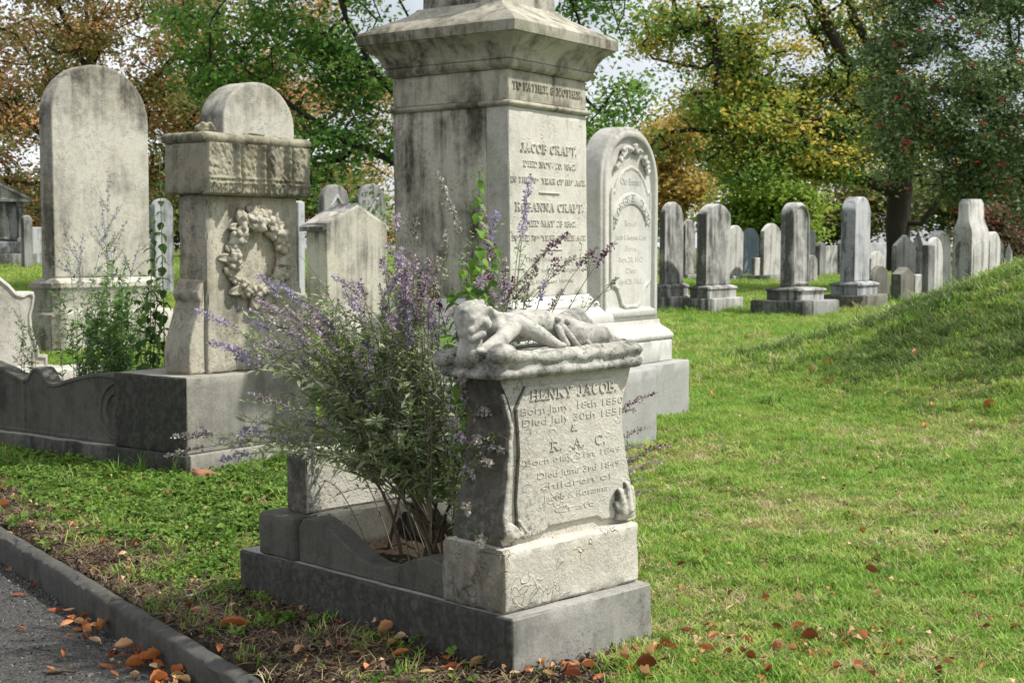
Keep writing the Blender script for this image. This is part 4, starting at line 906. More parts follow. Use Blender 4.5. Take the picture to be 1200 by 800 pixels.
def tree(name, label, base, trunk, limbs, blobs, leaf, mat, seed, rscale=1., per=60, sig=.45, cat='tree', group=None, tip=.014, extra=None, thin=1.):
    """base: world (x,y); trunk: list of heights/offsets; blobs: (centre xyz, radii, number of sprays); leaf: (size, aspect)"""
    rng = np.random.default_rng(seed); bx, by = base; gz = float(terrain(bx, by)) - .1
    T = thing(name, label, cat, (bx, by, gz), group=group)
    paths = [([(dx, dy, z) for dx, dy, z in trunk], -1)]
    for (ix, pts) in limbs: paths.append((pts, ix))
    tg = []
    for (c, r, n) in blobs:
        n = max(6, int(n * thin))
        u = rng.normal(size=(n, 3)); u /= np.linalg.norm(u, axis=1, keepdims=True); rr = rng.random((n, 1)) ** .42
        tg.append(np.array(c) - np.array([bx, by, gz]) + u * rr * np.array(r))
    tg = np.concatenate(tg); tg = tg[tg[:, 2] > .6]
    arr, par, rad, tips = grow(paths, tg, rng, tip=tip); rad = rad * rscale
    i = np.where(par >= 0)[0]; P, Q = arr[par[i]], arr[i]; r0 = np.minimum(rad[par[i]], rad[i] * 1.35); r1 = rad[i]
    big = r1 > .05
    v1, f1 = tubes(P[big], Q[big], r0[big], r1[big], 9); v2, f2 = tubes(P[~big], Q[~big], r0[~big], r1[~big], 4)
    link('trunk', fastmesh('trunk', np.concatenate([v1, v2]), np.concatenate([f1, f2 + len(v1)])), M['bark'], T, 180)
    cl = rng.random(len(tips)); cnt = np.maximum(3, (per * rng.lognormal(0, .8, len(tips)) * .72)).astype(int)
    tw = par[tips]; cen = np.repeat(arr[tips], cnt, 0); back = np.repeat(arr[tw], cnt, 0); f = rng.random((len(cen), 1)) ** 2 * .8
    c = cen * (1 - f) + back * f + rng.normal(size=cen.shape) * np.array([sig, sig, sig * .5])
    size = leaf[0] * rng.uniform(.45, 1.45, len(c)); V, Q = leafquads(c, size, rng, leaf[1], .5)
    tint = np.clip(np.repeat(cl, cnt) * .75 + rng.random(len(c)) * .35 - .05, 0, 1)
    cr = link('crown', fastmesh('crown', V, Q, {'tint': np.repeat(tint, 4)}), mat, T, 0)
    return T, arr, tips, rng
def B(px, py, Y, rx, ry, rz, n): p = at(px, py, Y); return ((p[0], Y, p[2]), (rx, ry, rz), n)
def L(px, py, Y, base):       # photo point at depth Y -> coordinates relative to the tree's base
    p = at(px, py, Y); return (p[0] - base[0], p[1] - base[1], p[2] - (float(terrain(*base)) - .1))

M['lf_maple'] = leafmat('maple leaves', [(0, (0.047, 0.115, 0.024)), (.35, (0.085, 0.198, 0.035)), (.7, (0.156, 0.310, 0.050)), (1, (0.333, 0.414, 0.070))], .42)
M['lf_oak_red'] = leafmat('russet oak leaves', [(0, (0.114, 0.169, 0.045)), (.35, (0.210, 0.233, 0.064)), (.6, (0.354, 0.258, 0.089)), (.8, (0.612, 0.305, 0.137)), (1, (0.750, 0.451, 0.225))], .45)
M['lf_oak'] = leafmat('turning oak leaves', [(0, (0.072, 0.171, 0.034)), (.35, (0.171, 0.300, 0.051)), (.65, (0.399, 0.428, 0.072)), (.85, (0.750, 0.542, 0.086)), (1, (0.750, 0.542, 0.101))], .42)
M['lf_holly'] = leafmat('holly leaves', [(0, (0.076, 0.131, 0.048)), (.5, (0.139, 0.215, 0.082)), (1, (0.332, 0.405, 0.184))], .12, .55, spec=.25)
M['lf_yellow'] = leafmat('golden leaves', [(0, (.20, .18, .045)), (.35, (.36, .26, .06)), (.7, (.52, .36, .08)), (1, (.60, .46, .14))], .45)
M['lf_lime'] = leafmat('lime leaves', [(0, (0.090, 0.179, 0.022)), (.5, (0.209, 0.329, 0.038)), (1, (0.419, 0.478, 0.075))], .45)
M['lf_dark'] = leafmat('far dull leaves', [(0, (0.043, 0.098, 0.026)), (.4, (0.098, 0.161, 0.043)), (.75, (0.238, 0.216, 0.065)), (1, (0.475, 0.259, 0.086))], .35)
M['lf_red'] = leafmat('red shrub leaves', [(0, (.06, .09, .035)), (.45, (.12, .10, .05)), (.75, (.30, .12, .09)), (1, (.45, .20, .18))], .35)
M['berry'] = NT('berries').bsdf(C(.45, .012, .018), .3, None, spec=.5)

# maple behind the pedestal
bs = (at(560, 330, 27)[0], 27.)
tree('maple_tree', 'green maple behind the great pedestal, its branches hanging down to the left', bs, [(0, 0, 0), (.05, 0, 1.2), (-.05, .1, 2.6), (.1, 0, 4.2), (0, .1, 6.2), (.1, 0, 8.5)],
  [(3, [L(500, 60, 26.6, bs), L(452, -30, 26.4, bs), L(400, -110, 26, bs)]), (2, [L(500, 215, 26.8, bs), L(455, 186, 26.5, bs), L(405, 165, 26.2, bs), L(350, 130, 26, bs), L(300, 95, 25.6, bs)]), (3, [L(480, 130, 26.4, bs), L(440, 85, 26.2, bs), L(405, 20, 26, bs), L(385, -50, 26, bs)]), (4, [L(640, -40, 27, bs), L(720, -60, 27, bs)])],
  [B(300, 40, 26, 1.7, 1.6, 1.3, 80), B(255, 95, 26, .9, 1.4, .9, 34), B(395, 60, 26.5, 1.2, 1.4, 1.8, 60), B(360, 215, 25.5, .9, 1.3, 1.1, 42), B(420, 150, 26.5, 1.1, 1.4, 1.6, 34), B(425, 265, 26, .45, .8, .5, 8), B(380, -90, 26, 3.2, 2.5, 1.6, 70), B(600, -150, 28, 4, 3, 2, 80), B(715, 125, 28.5, .75, 1.2, 1.1, 34), B(700, 15, 28, .9, 1.5, .8, 26), B(740, -80, 28, 2, 2, 1, 40)],
  (.105, .62), M['lf_maple'], 3, 1.0, 92, .28, tip=.0125, thin=.72)
# russet oak at left
bs = (at(105, 330, 46)[0], 46.)
tree('russet_oak_tree', 'russet and olive oak filling the upper left background', bs, [(0, 0, 0), (.1, 0, 2), (-.1, .1, 4), (.1, 0, 6), (0, .2, 8.5), (.2, .1, 11.5)],
  [(2, [L(60, 170, 45, bs), L(20, 130, 44.5, bs), L(-30, 100, 44, bs)]), (2, [L(110, 110, 45, bs), L(92, 60, 45, bs), L(65, 0, 45, bs), L(40, -60, 45, bs)]), (3, [L(115, 60, 45.5, bs), L(108, 5, 45, bs), L(118, -60, 45, bs)]), (2, [L(165, 110, 45.5, bs), L(210, 60, 45, bs), L(250, 10, 45, bs)]), (1, [L(180, 200, 45, bs), L(250, 170, 44.6, bs), L(320, 140, 44, bs)]), (1, [L(60, 215, 45, bs), L(10, 215, 44.5, bs)])],
  [B(30, 30, 45, 2.6, 2.5, 2.2, 80), B(0, 130, 44, 1.8, 2, 1.7, 55), B(15, 230, 44.5, 1.3, 1.6, 1.2, 40), B(90, 70, 46, 1.5, 2, 1.5, 38), B(170, 40, 45, 1.9, 2.2, 1.8, 60), B(215, 130, 46, 1.6, 2.2, 1.6, 62), B(300, 140, 46, 1.6, 2, 1.6, 50), B(190, 210, 46, .9, 1.6, 1.2, 24), B(360, 30, 46, 1.9, 2, 1.9, 40), B(120, -80, 46, 6, 4, 2.2, 130), B(430, 210, 47, 1.2, 1.5, 1.6, 26), B(30, 285, 45, 1.3, 1.4, .6, 20)],
  (.15, .6), M['lf_oak_red'], 4, 1.0, 90, .46, tip=.021, thin=.78)
# big oak at right
bs = (at(1052, 318, 47)[0], 47.)
tree('spreading_oak_tree', 'big dark-trunked oak with turning leaves behind the lawn rows at right', bs, [(0, 0, 0), (.02, 0, .9), (-.02, .05, 1.8), (.05, 0, 2.8), (0, .1, 4.2), (-.3, .1, 6.2), (-.6, .1, 8.6)],
  [(2, [L(1080, 262, 46.6, bs), L(1108, 222, 46.2, bs), L(1135, 185, 46, bs), L(1160, 150, 46, bs)]), (3, [L(1022, 215, 46.6, bs), L(985, 205, 46, bs), L(955, 205, 45.6, bs), L(925, 185, 45, bs)]), (4, [L(1000, 120, 46, bs), L(970, 80, 45.5, bs), L(945, 130, 45, bs)][:2]), (4, [L(1005, 100, 46.4, bs), L(985, 60, 46, bs), L(965, 20, 46, bs), L(940, -30, 46, bs)]), (5, [L(1000, 20, 46.4, bs), L(985, -30, 46, bs)]), (4, [L(950, 148, 45.5, bs), L(915, 110, 45, bs), L(880, 95, 44.5, bs), L(840, 70, 44, bs)])],
  [B(800, 20, 45, 1.6, 2.2, 1.6, 66), B(870, 60, 45, 1.7, 2.2, 1.6, 74), B(845, 140, 44.5, 1.5, 2, 1.2, 60), B(915, 150, 45, 1.4, 2, 1.2, 60), B(870, 195, 44.5, 1.5, 1.8, .75, 46), B(960, 195, 45, 1.2, 1.8, .8, 40), B(960, 110, 46, 1.4, 2, 1.2, 46), B(1010, 160, 46, 1.2, 1.8, 1.0, 40), B(940, 10, 46, 1.4, 2, 1.2, 26), B(1010, 60, 47, 1.6, 2, 1.6, 50), B(1090, 170, 46, 1.3, 1.8, 1.2, 40), B(900, -80, 46, 5, 4, 2, 110), B(1100, -60, 47, 4, 3, 2, 60), B(775, 170, 44.5, .5, 1., .5, 10)],
  (.15, .6), M['lf_oak'], 5, 1.75, 90, .42, tip=.022, thin=.74)
# holly at right
bs = (at(1235, 300, 35)[0], 35.)
T, arr, tips, rng = tree('holly_tree', 'dense dark holly with red berries filling the upper right corner', bs, [(0, 0, 0), (0, .05, 1.8), (.05, 0, 3.8), (0, .1, 6.4), (0, 0, 9.5)], [],
  [B(1120, 30, 34, 2.0, 2.3, 1.9, 120), B(1060, 110, 33.5, 1.15, 1.8, 1.3, 70), B(1130, 150, 33.5, 1.4, 1.9, 1.3, 90), B(1190, 90, 33.2, 1.4, 1.9, 2.1, 100), B(1200, 210, 33.5, 1.2, 1.7, 1.0, 60), B(1060, 20, 34, 1.0, 1.9, 1.3, 50), B(1150, -70, 34.5, 3.0, 2.5, 1.5, 90), B(1290, 120, 34.5, 2.0, 2.5, 3.8, 70), B(1040, 180, 33.5, .6, 1.2, .6, 22), B(1120, 215, 34, .9, 1.2, .5, 22)],
  (.115, .52), M['lf_holly'], 6, 1.0, 120, .26, tip=.013, thin=.74)
bt = arr[rng.choice(tips, 420)] + rng.normal(size=(420, 3)) * .2; bm = bmesh.new()
for q in bt:
    for _ in range(3):
        r = bmesh.ops.create_icosphere(bm, subdivisions=1, radius=.026); bmesh.ops.translate(bm, vec=Vector(q + rng.normal(size=3) * .03), verts=r['verts'])
me = bpy.data.meshes.new('berries'); bm.to_mesh(me); bm.free(); o = link('berries', me, M['berry'], [c_ for c_ in T.children if c_.name.startswith('crown')][0], 180); o['kind'] = 'stuff'
def simple_tree(name, label, px, py, Y, blobs, mat, seed, leaf=(.2, .6), per=60, sig=.45, hgt=4., tip=.016, cat='tree', group=None):
    bs = (at(px, py, Y)[0], Y)
    return tree(name, label, bs, [(0, 0, 0), (.05, 0, hgt * .3), (0, .05, hgt * .65), (.1, 0, hgt)], [], blobs, leaf, mat, seed, 1., per, sig, tip=tip, cat=cat, group=group)
simple_tree('golden_tree', 'golden yellow tree behind the arched white headstone', 800, 310, 62, [B(808, 225, 61, 1.3, 1.8, 1.5, 48), B(775, 180, 62, 1.5, 1.8, 1.6, 40), B(750, 225, 62, 1.4, 1.5, 1.8, 36), B(800, 150, 62, 1.3, 1.6, 1.3, 24)], M['lf_yellow'], 7, (.24, .62), 60, .5, 4)
simple_tree('lime_tree', 'bright lime green young tree above the back row of stones', 890, 306, 58, [B(890, 225, 57, 1.5, 1.8, 1.2, 70), B(860, 260, 57, 1.3, 1.5, 1.0, 46), B(930, 250, 57, 1.2, 1.6, 1.2, 56), B(905, 285, 57, 1.4, 1.5, .7, 34)], M['lf_lime'], 8, (.22, .62), 66, .46, 3)
simple_tree('red_shrub', 'small red-leaved tree at the right edge above the mound', 1180, 300, 38, [B(1175, 262, 37.5, .7, .9, .55, 44), B(1150, 275, 38, .5, .7, .4, 22), B(1200, 285, 37, .7, .8, .5, 30)], M['lf_red'], 9, (.12, .6), 56, .2, 1.4, .01)
simple_tree('hornbeam_tree', 'dull olive tree far behind the big oak trunk', 985, 308, 72, [B(985, 245, 72, 2.2, 2.4, 1.9, 90), B(1040, 230, 73, 2.2, 2.4, 2.2, 70)], M['lf_dark'], 10, (.26, .62), 60, .55, 4)
simple_tree('hornbeam_tree', 'dull olive tree at the far right behind the pier', 1140, 312, 66, [B(1120, 240, 66, 2.2, 2.4, 1.9, 90), B(1190, 215, 66, 2.4, 2.4, 2.2, 90), B(1180, 290, 60, 2.0, 2.0, .7, 40)], M['lf_dark'], 11, (.26, .62), 64, .55, 4)
simple_tree('hornbeam_tree', 'olive and brown tree low behind the very tall headstone', 60, 306, 70, [B(20, 250, 70, 2.4, 2.4, 1.9, 80), B(200, 250, 70, 2.6, 2.4, 2.2, 90), B(110, 230, 70, 2.4, 2.4, 2.2, 70)], M['lf_dark'], 12, (.26, .62), 60, .55, 4)
simple_tree('hornbeam_tree', 'olive and brown tree low behind the gabled stone', 400, 306, 74, [B(380, 225, 74, 2.3, 2.4, 1.7, 60), B(330, 250, 74, 2.3, 2.4, 1.9, 60), B(440, 262, 74, 1.8, 2.0, 1.0, 30)], M['lf_oak_red'], 13, (.26, .62), 60, .55, 4)
simple_tree('hornbeam_tree', 'pale green tree far behind the arched white headstone', 720, 306, 70, [B(705, 190, 70, 2.0, 2.2, 2.2, 80), B(745, 265, 70, 2.2, 2.2, 1.7, 60), B(640, 230, 72, 3.0, 2.4, 2.6, 50)], M['lf_maple'], 14, (.24, .62), 60, .55, 4)

simple_tree('hornbeam_tree', 'tall hazy olive tree far behind the round stone above the wreath tomb', 260, 306, 88, [B(180, 140, 88, 4.5, 3, 3.6, 70), B(300, 120, 88, 4.5, 3, 3.6, 70), B(60, 150, 88, 4.5, 3, 3.4, 56), B(400, 130, 90, 3.5, 3, 3.0, 60), B(30, 60, 90, 4.5, 3, 3.0, 60), B(240, 40, 90, 5.5, 3, 3.0, 60)], M['lf_oak_red'], 15, (.30, .62), 60, .7, 6)
simple_tree('hornbeam_tree', 'hazy yellow green tree far behind the crown of the big oak', 900, 306, 90, [B(840, 120, 90, 3.2, 3, 2.6, 44), B(960, 150, 90, 3.2, 3, 2.6, 60), B(880, 190, 90, 4.2, 3, 2.2, 60), B(1040, 120, 90, 3.6, 3, 2.8, 60)], M['lf_oak'], 16, (.30, .62), 56, .7, 6)

# ================================================================ planted and wild flowers
M['lf_sage'] = leafmat('sage leaves', [(0, (0.144, 0.228, 0.072)), (.4, (0.240, 0.336, 0.120)), (.75, (0.372, 0.444, 0.228)), (1, (0.552, 0.588, 0.432))], .48)
M['lf_weed'] = leafmat('bright weed leaves', [(0, (.08, .19, .02)), (.5, (.13, .28, .03)), (1, (.22, .38, .06))], .45, attr=None)
M['lf_shrub'] = leafmat('shrub leaves', [(0, (0.063, 0.147, 0.031)), (.5, (0.116, 0.252, 0.053)), (1, (0.252, 0.420, 0.105))], .4)
M['spike'] = leafmat('sage florets', [(0, (.20, .15, .16)), (.3, (.38, .28, .36)), (.55, (.48, .37, .50)), (.8, (.58, .50, .60)), (1, (.62, .59, .56))], .35)
M['spike_red'] = leafmat('plum florets', [(0, (0.084, 0.042, 0.056)), (.5, (0.224, 0.098, 0.168)), (.8, (0.420, 0.252, 0.364)), (1, (0.532, 0.476, 0.476))], .25)
M['spike_pale'] = leafmat('dry pale florets', [(0, (0.184, 0.172, 0.127)), (.5, (0.368, 0.345, 0.287)), (.9, (0.529, 0.506, 0.460)), (1, (0.460, 0.345, 0.483))], .25)
M['spike_blue'] = leafmat('violet florets', [(0, (.22, .19, .22)), (.4, (.36, .31, .48)), (.8, (.46, .40, .60)), (1, (.60, .57, .60))], .35)
M['stem_sage'] = barkmat('grey sage stem', (.13, .115, .075), (.30, .28, .20))
HM = Matrix.Translation(HL) @ Euler(HR).to_matrix().to_4x4()
def hw(x, y, z): return np.array(HM @ Vector((x, y, z)))
def bez(b, t_, n, lift=.7, fr=.22, jit=None):
    b, t_ = np.array(b), np.array(t_); d = t_ - b; c = b + np.array([d[0] * fr, d[1] * fr, max(d[2] * lift, abs(d[0]) * .35)]);
    if jit is not None: c = c + jit
    u = np.linspace(0, 1, n)[:, None]; return (1 - u) ** 2 * b + 2 * u * (1 - u) * c + u * u * t_
class Plant:
    def __init__(s, name, label, cat, base, seed, group=None):
        s.T = thing(name, label, cat, tuple(base), group=group); s.o = np.array(base); s.rng = np.random.default_rng(seed)
        s.sp = []; s.lc = []; s.la = []; s.ls = []; s.asp = .26
    def stem(s, P, r0, r1):
        P = P - s.o; n = len(P) - 1; u = np.linspace(0, 1, n + 1); r = r0 + (r1 - r0) * u; s.sp.append((P[:-1], P[1:], r[:-1], r[1:]))
    def leaves(s, P, u0, u1, gap, size, spread=1.):
        P = P - s.o; seg = np.linalg.norm(np.diff(P, axis=0), axis=1); Lg = seg.sum(); cum = np.concatenate([[0], np.cumsum(seg)]) / Lg
        for k, u in enumerate(np.arange(u0, u1, gap / Lg)):
            p = np.array([np.interp(u, cum, P[:, i]) for i in range(3)]); d = np.array([np.interp(min(1, u + .02), cum, P[:, i]) for i in range(3)]) - p; d /= np.linalg.norm(d) + 1e-9
            a = np.cross(d, s.rng.normal(size=3)); a /= np.linalg.norm(a) + 1e-9
            for sg in (1, -1):
                if s.rng.random() < .12: continue
                s.lc.append(p); s.la.append(a * sg * spread + d * .7 + np.array([0, 0, -.12])); s.ls.append(size * s.rng.uniform(.6, 1.25) * (1.1 - .4 * u))
    def spike(s, P, mat, dens=1., rad=.011, fs=.011):
        """a flower spike along the polyline: whorls of small florets"""
        P = P - s.o; seg = np.linalg.norm(np.diff(P, axis=0), axis=1); Lg = seg.sum(); cum = np.concatenate([[0], np.cumsum(seg)]) / max(Lg, 1e-6)
        nw = max(4, int(Lg / .011 * dens)); c = []; ax = []; sz = []; td = []
        for k in range(nw):
            u = k / nw; p = np.array([np.interp(u, cum, P[:, i]) for i in range(3)]); w = (1 - u) ** .4
            for _ in range(int(4 + 5 * w)):
                v = s.rng.normal(size=3); v /= np.linalg.norm(v); c.append(p + v * rad * (.35 + .75 * w) * s.rng.random()); ax.append(v + np.array([0, 0, .5])); sz.append(fs * s.rng.uniform(.6, 1.3)); td.append(s.rng.random())
        V, Q = leafquads(np.array(c), np.array(sz), s.rng, .75, 0, .4, np.array(ax)); link('flower_spike', fastmesh('spike', V, Q, {'tint': np.repeat(td, 4)}), mat, s.T, 0)
    def done(s, stem_mat, leaf_mat):
        P = np.concatenate([a[0] for a in s.sp]); Q = np.concatenate([a[1] for a in s.sp]); r0 = np.concatenate([a[2] for a in s.sp]); r1 = np.concatenate([a[3] for a in s.sp])
        V, Fq = tubes(P, Q, r0, r1, 5); o = link('stem_cluster', fastmesh('stems', V, Fq), stem_mat, s.T, 180); o['kind'] = 'stuff'
        if s.lc:
            V, Q = leafquads(np.array(s.lc), np.array(s.ls), s.rng, s.asp, .5, .3, np.array(s.la)); o = link('leaf_mass', fastmesh('leaves', V, Q, {'tint': np.repeat(s.rng.random(len(s.lc)), 4)}), leaf_mat, s.T, 0); o['kind'] = 'stuff'
def sprigs(pl, P, n, u0, ln, mat=None, leaf=.022, dens=.5):
    for k in range(n):
        u = u0 + (1 - u0) * pl.rng.random() * .85; i = min(len(P) - 2, int(u * (len(P) - 1))); p = P[i]; d = P[i + 1] - P[i]; d /= np.linalg.norm(d) + 1e-9
        a = np.cross(d, pl.rng.normal(size=3)); a /= np.linalg.norm(a) + 1e-9; l_ = ln * pl.rng.uniform(.5, 1.3)
        q = p + (d * .85 + a * .6 + np.array([0, 0, .15])) * l_; B_ = bez(p, q, 5, .5, .5); pl.stem(B_, .0012, .0007)
        pl.leaves(B_, .1, .95, .018, leaf)
        if mat is not None and pl.rng.random() < .55: pl.spike(B_[2:], mat, dens, .007, .008)

bed = hw(.33, .80, .21); S1 = Plant('sage_bush', 'big grey-green sage bush with purple flower spikes growing in the front tomb\'s bed', 'bush', bed, 21)
rg = S1.rng
def bedpt(): return hw(rg.uniform(.16, .54), rg.uniform(.48, 1.12), .205)
NODES = []
for _i in range(15):
    b0_ = hw(rg.uniform(.24, .46), rg.uniform(.60, 1.0), .205); n_ = b0_ + np.array([rg.uniform(-.20, .10), rg.uniform(-.15, .15), rg.uniform(.10, .36)]); NODES.append(n_)
    Pw = bez(b0_, n_, 7, .6, .3, rg.normal(size=3) * .03) - S1.o; Vw, Fw = tubes(Pw[:-1], Pw[1:], np.linspace(.0085, .006, 6), np.linspace(.008, .0056, 6), 6); link('woody_stem', fastmesh('woody', Vw, Fw), M['stem_brown'], S1.T, 180)
def node(px=None):
    if px is None or rg.random() < .3: return NODES[int(rg.integers(0, 15))]
    d_ = [abs(600 + F_PX * n_[0] / n_[1] - px) + rg.uniform(0, 60) for n_ in NODES]; return NODES[int(np.argmin(d_))]
def bdepth(px): return 5.22 - .10 * (px - 480) / 100 + rg.uniform(-.25, .25)
main = [((463, 248), 'spike', .055), ((455, 285), 'spike', .07), ((448, 300), 'spike', .05), ((470, 292), 'spike', .10), ((478, 305), 'spike', .10), ((486, 300), 'spike', .08), ((497, 318), 'spike', .07), ((507, 325), 'spike', .08), ((493, 345), 'spike', .08), ((502, 352), 'spike_blue', .06), ((476, 330), 'spike', .09), ((466, 340), 'spike', .10), ((514, 300), 'spike_pale', .07),
  ((510, 200), 'spike_pale', .16), ((487, 255), 'spike_pale', .06), ((523, 270), 'spike_pale', .05), ((565, 240), 'spike', .09), ((573, 272), 'spike_red', .05), ((583, 246), 'spike_blue', .09), ((585, 325), 'spike', .06), ((568, 320), 'spike', .05), ((598, 345), 'spike_red', .06), ((552, 300), 'spike_pale', .08),
  ((622, 206), 'spike_blue', .16), ((668, 274), 'spike_red', .06), ((640, 330), 'spike_blue', .04), ((612, 268), None, 0), ((655, 300), 'spike_red', .02), ((598, 330), 'spike', .04), ((700, 290), 'spike_red', .05), ((722, 284), 'spike_red', .05), ((705, 345), 'spike_pale', .04), ((660, 340), 'spike_pale', .05), ((676, 300), 'spike_pale', .05), ((726, 325), 'spike_pale', .04), ((632, 300), 'spike_pale', .05), ((618, 320), 'spike_pale', .06),
  ((388, 322), 'spike_blue', .08), ((401, 340), 'spike_blue', .07), ((420, 330), 'spike', .05), ((370, 335), None, 0), ((352, 300), None, 0), ((340, 345), 'spike_blue', .05), ((365, 365), 'spike', .06), ((350, 395), 'spike', .06),
  ((228, 363), 'spike_blue', .12), ((243, 400), 'spike_blue', .10), ((300, 322), 'spike_blue', .06), ((318, 380), 'spike_blue', .07), ((290, 372), 'spike_blue', .08), ((272, 420), 'spike_blue', .06), ((325, 330), 'spike_blue', .08), ((335, 420), 'spike', .05), ((430, 395), 'spike', .04), ((415, 410), 'spike', .05), ((298, 350), 'spike', .05),
  ((200, 512), 'spike_pale', .08), ((192, 536), 'spike_pale', .06), ((255, 540), 'spike_blue', .07), ((278, 505), 'spike_blue', .05), ((542, 448), 'spike_pale', .16), ((572, 486), 'spike_pale', .10), ((592, 530), 'spike_pale', .10), ((556, 560), 'spike_pale', .10), ((536, 500), 'spike_pale', .12), ((560, 520), 'spike_pale', .10), ((548, 600), 'spike_pale', .08), ((565, 640), 'spike_pale', .06), ((545, 520), 'spike', .05), ((575, 545), 'spike_pale', .05), ((596, 516), None, 0)]
main += [((float(rg.normal(478, 20)), float(rg.uniform(300, 372))), ('spike', 'spike', 'spike_blue', 'spike_red')[int(rg.integers(0, 4))], float(rg.uniform(.05, .11))) for _ in range(22)] + [((float(rg.uniform(300, 440)), float(rg.uniform(345, 420))), ('spike', 'spike_blue', 'spike_pale')[int(rg.integers(0, 3))], float(rg.uniform(.04, .08))) for _ in range(16)] + [((float(rg.uniform(555, 610)), float(rg.uniform(300, 350))), ('spike', 'spike_pale', 'spike_red')[int(rg.integers(0, 3))], float(rg.uniform(.04, .08))) for _ in range(9)]
WIN = {(228, 363), (243, 400), (300, 322), (200, 512), (192, 536), (255, 540)}
for (pp, mt, ln) in main:
    b_ = node(pp[0]); t_ = at(pp[0], pp[1], bdepth(pp[0])); low = pp[1] > 440
    if pp[0] > 600 and pp[1] < 360: t_ = at(pp[0], pp[1], 5.25 + rg.uniform(-.05, .3))     # stems leaning out behind the carved child
    if low and pp[0] > 520: t_ = at(pp[0], pp[1], 4.62 + rg.uniform(0, .08)); b_ = hw(.20, .48, .21)
    P = bez(b_, t_, 16, 1.15 if low else .75, .30, rg.normal(size=3) * .03); S1.stem(P, .0034 if not low else .002, .0008)
    S1.leaves(P, .12, .9 if mt is None else .78, .022 if P[-1][2] < 1.15 else .03, .042)
    sprigs(S1, P, 5, .4, .07, M['spike'] if rg.random() < .4 else None)
    if mt:
        n = max(3, int(ln / .03) + 2); seg = np.linalg.norm(np.diff(P, axis=0), axis=1)[::-1]; cum = np.cumsum(seg); k = int(np.searchsorted(cum, ln * 1.25)) + 2
        S1.spike(P[-min(k, len(P)):], M[mt], 1.05, .0145 if mt != 'spike_pale' else .0105, .0135)
for i in range(80):                                # leafy shoots filling the body of the bush
    px = np.clip(rg.normal(412, 78), 285, 560); py = np.clip(rg.normal(455, 62) - (40 if px > 440 else 0), 345, 585); b_ = node(px); t_ = at(px, py, bdepth(px) + rg.uniform(-.2, .2))
    P = bez(b_, t_, 12, .8, .3, rg.normal(size=3) * .04); S1.stem(P, .0028, .0008); S1.leaves(P, .10, 1., .021, .058); sprigs(S1, P, 4, .45, .07, M['spike'] if rg.random() < .3 else None, .026)
for i in range(34):                                 # airy outer sprays with tiny faded florets
    px = np.clip(rg.normal(395, 85), 225, 575); py = rg.uniform(335, 500) + max(0, (330 - px)) * .35; P = bez(node(px), at(px, py, bdepth(px) + rg.uniform(-.25, .2)), 13, .85, .3, rg.normal(size=3) * .04)
    S1.stem(P, .0022, .0007); S1.leaves(P, .3, .85, .024, .036); sprigs(S1, P, 5, .5, .06, M[('spike_pale', 'spike', 'spike_blue')[int(rg.integers(0, 3))]], .02, .45); S1.spike(P[-4:], M[('spike_pale', 'spike', 'spike')[int(rg.integers(0, 3))]], .6, .009, .011)
for i in range(14):                                 # low arching bare wands
    px = rg.uniform(290, 540); py = rg.uniform(500, 590); P = bez(bedpt(), at(px, py, bdepth(px) + rg.uniform(-.15, .15)), 12, 1.6, .4, rg.normal(size=3) * .03); S1.stem(P, .003, .0009); S1.leaves(P, .45, 1., .035, .035)
for i in range(5):                                  # old woody stems
    b_ = bedpt(); t_ = at(rg.uniform(380, 545), rg.uniform(430, 540), bdepth(470)); P = bez(b_, t_, 8, .5, .35, rg.normal(size=3) * .05) - S1.o; V, Fq = tubes(P[:-1], P[1:], np.linspace(.0075, .003, 7), np.linspace(.007, .0028, 7), 6); link('woody_stem', fastmesh('woody', V, Fq), M['stem_brown'], S1.T, 180)
S1.asp = .30; S1.done(M['stem_sage'], M['lf_sage'])
# sage leaning out behind the right side of the tomb
b2 = hw(.86, .62, 0); S2 = Plant('sage_plant', 'sparse sage stems leaning over the grass right of the front tomb', 'plant', b2, 22); rg = S2.rng
for (pp, mt, ln) in [((772, 459), 'spike_red', .09), ((788, 520), 'spike_red', .05), ((757, 520), 'spike', .05), ((780, 540), 'spike_pale', .06), ((768, 575), 'spike_pale', .07), ((750, 548), 'spike', .05), ((795, 585), None, 0), ((762, 500), 'spike_pale', .06), ((775, 610), None, 0), ((742, 535), 'spike', .04), ((758, 560), 'spike_pale', .05)]:
    P = bez(b2 + rg.normal(size=3) * np.array([.06, .06, 0]), at(pp[0], pp[1], 5.45 + rg.uniform(-.15, .1)), 12, .9, .3); S2.stem(P, .002, .0008); S2.leaves(P, .25, .8, .035, .022); sprigs(S2, P, 6, .3, .06, M['spike_pale'], .014, .4)
    if mt: S2.spike(P[-5:], M[mt], .9, .010, .011)
S2.done(M['stem_green'], M['lf_sage'])
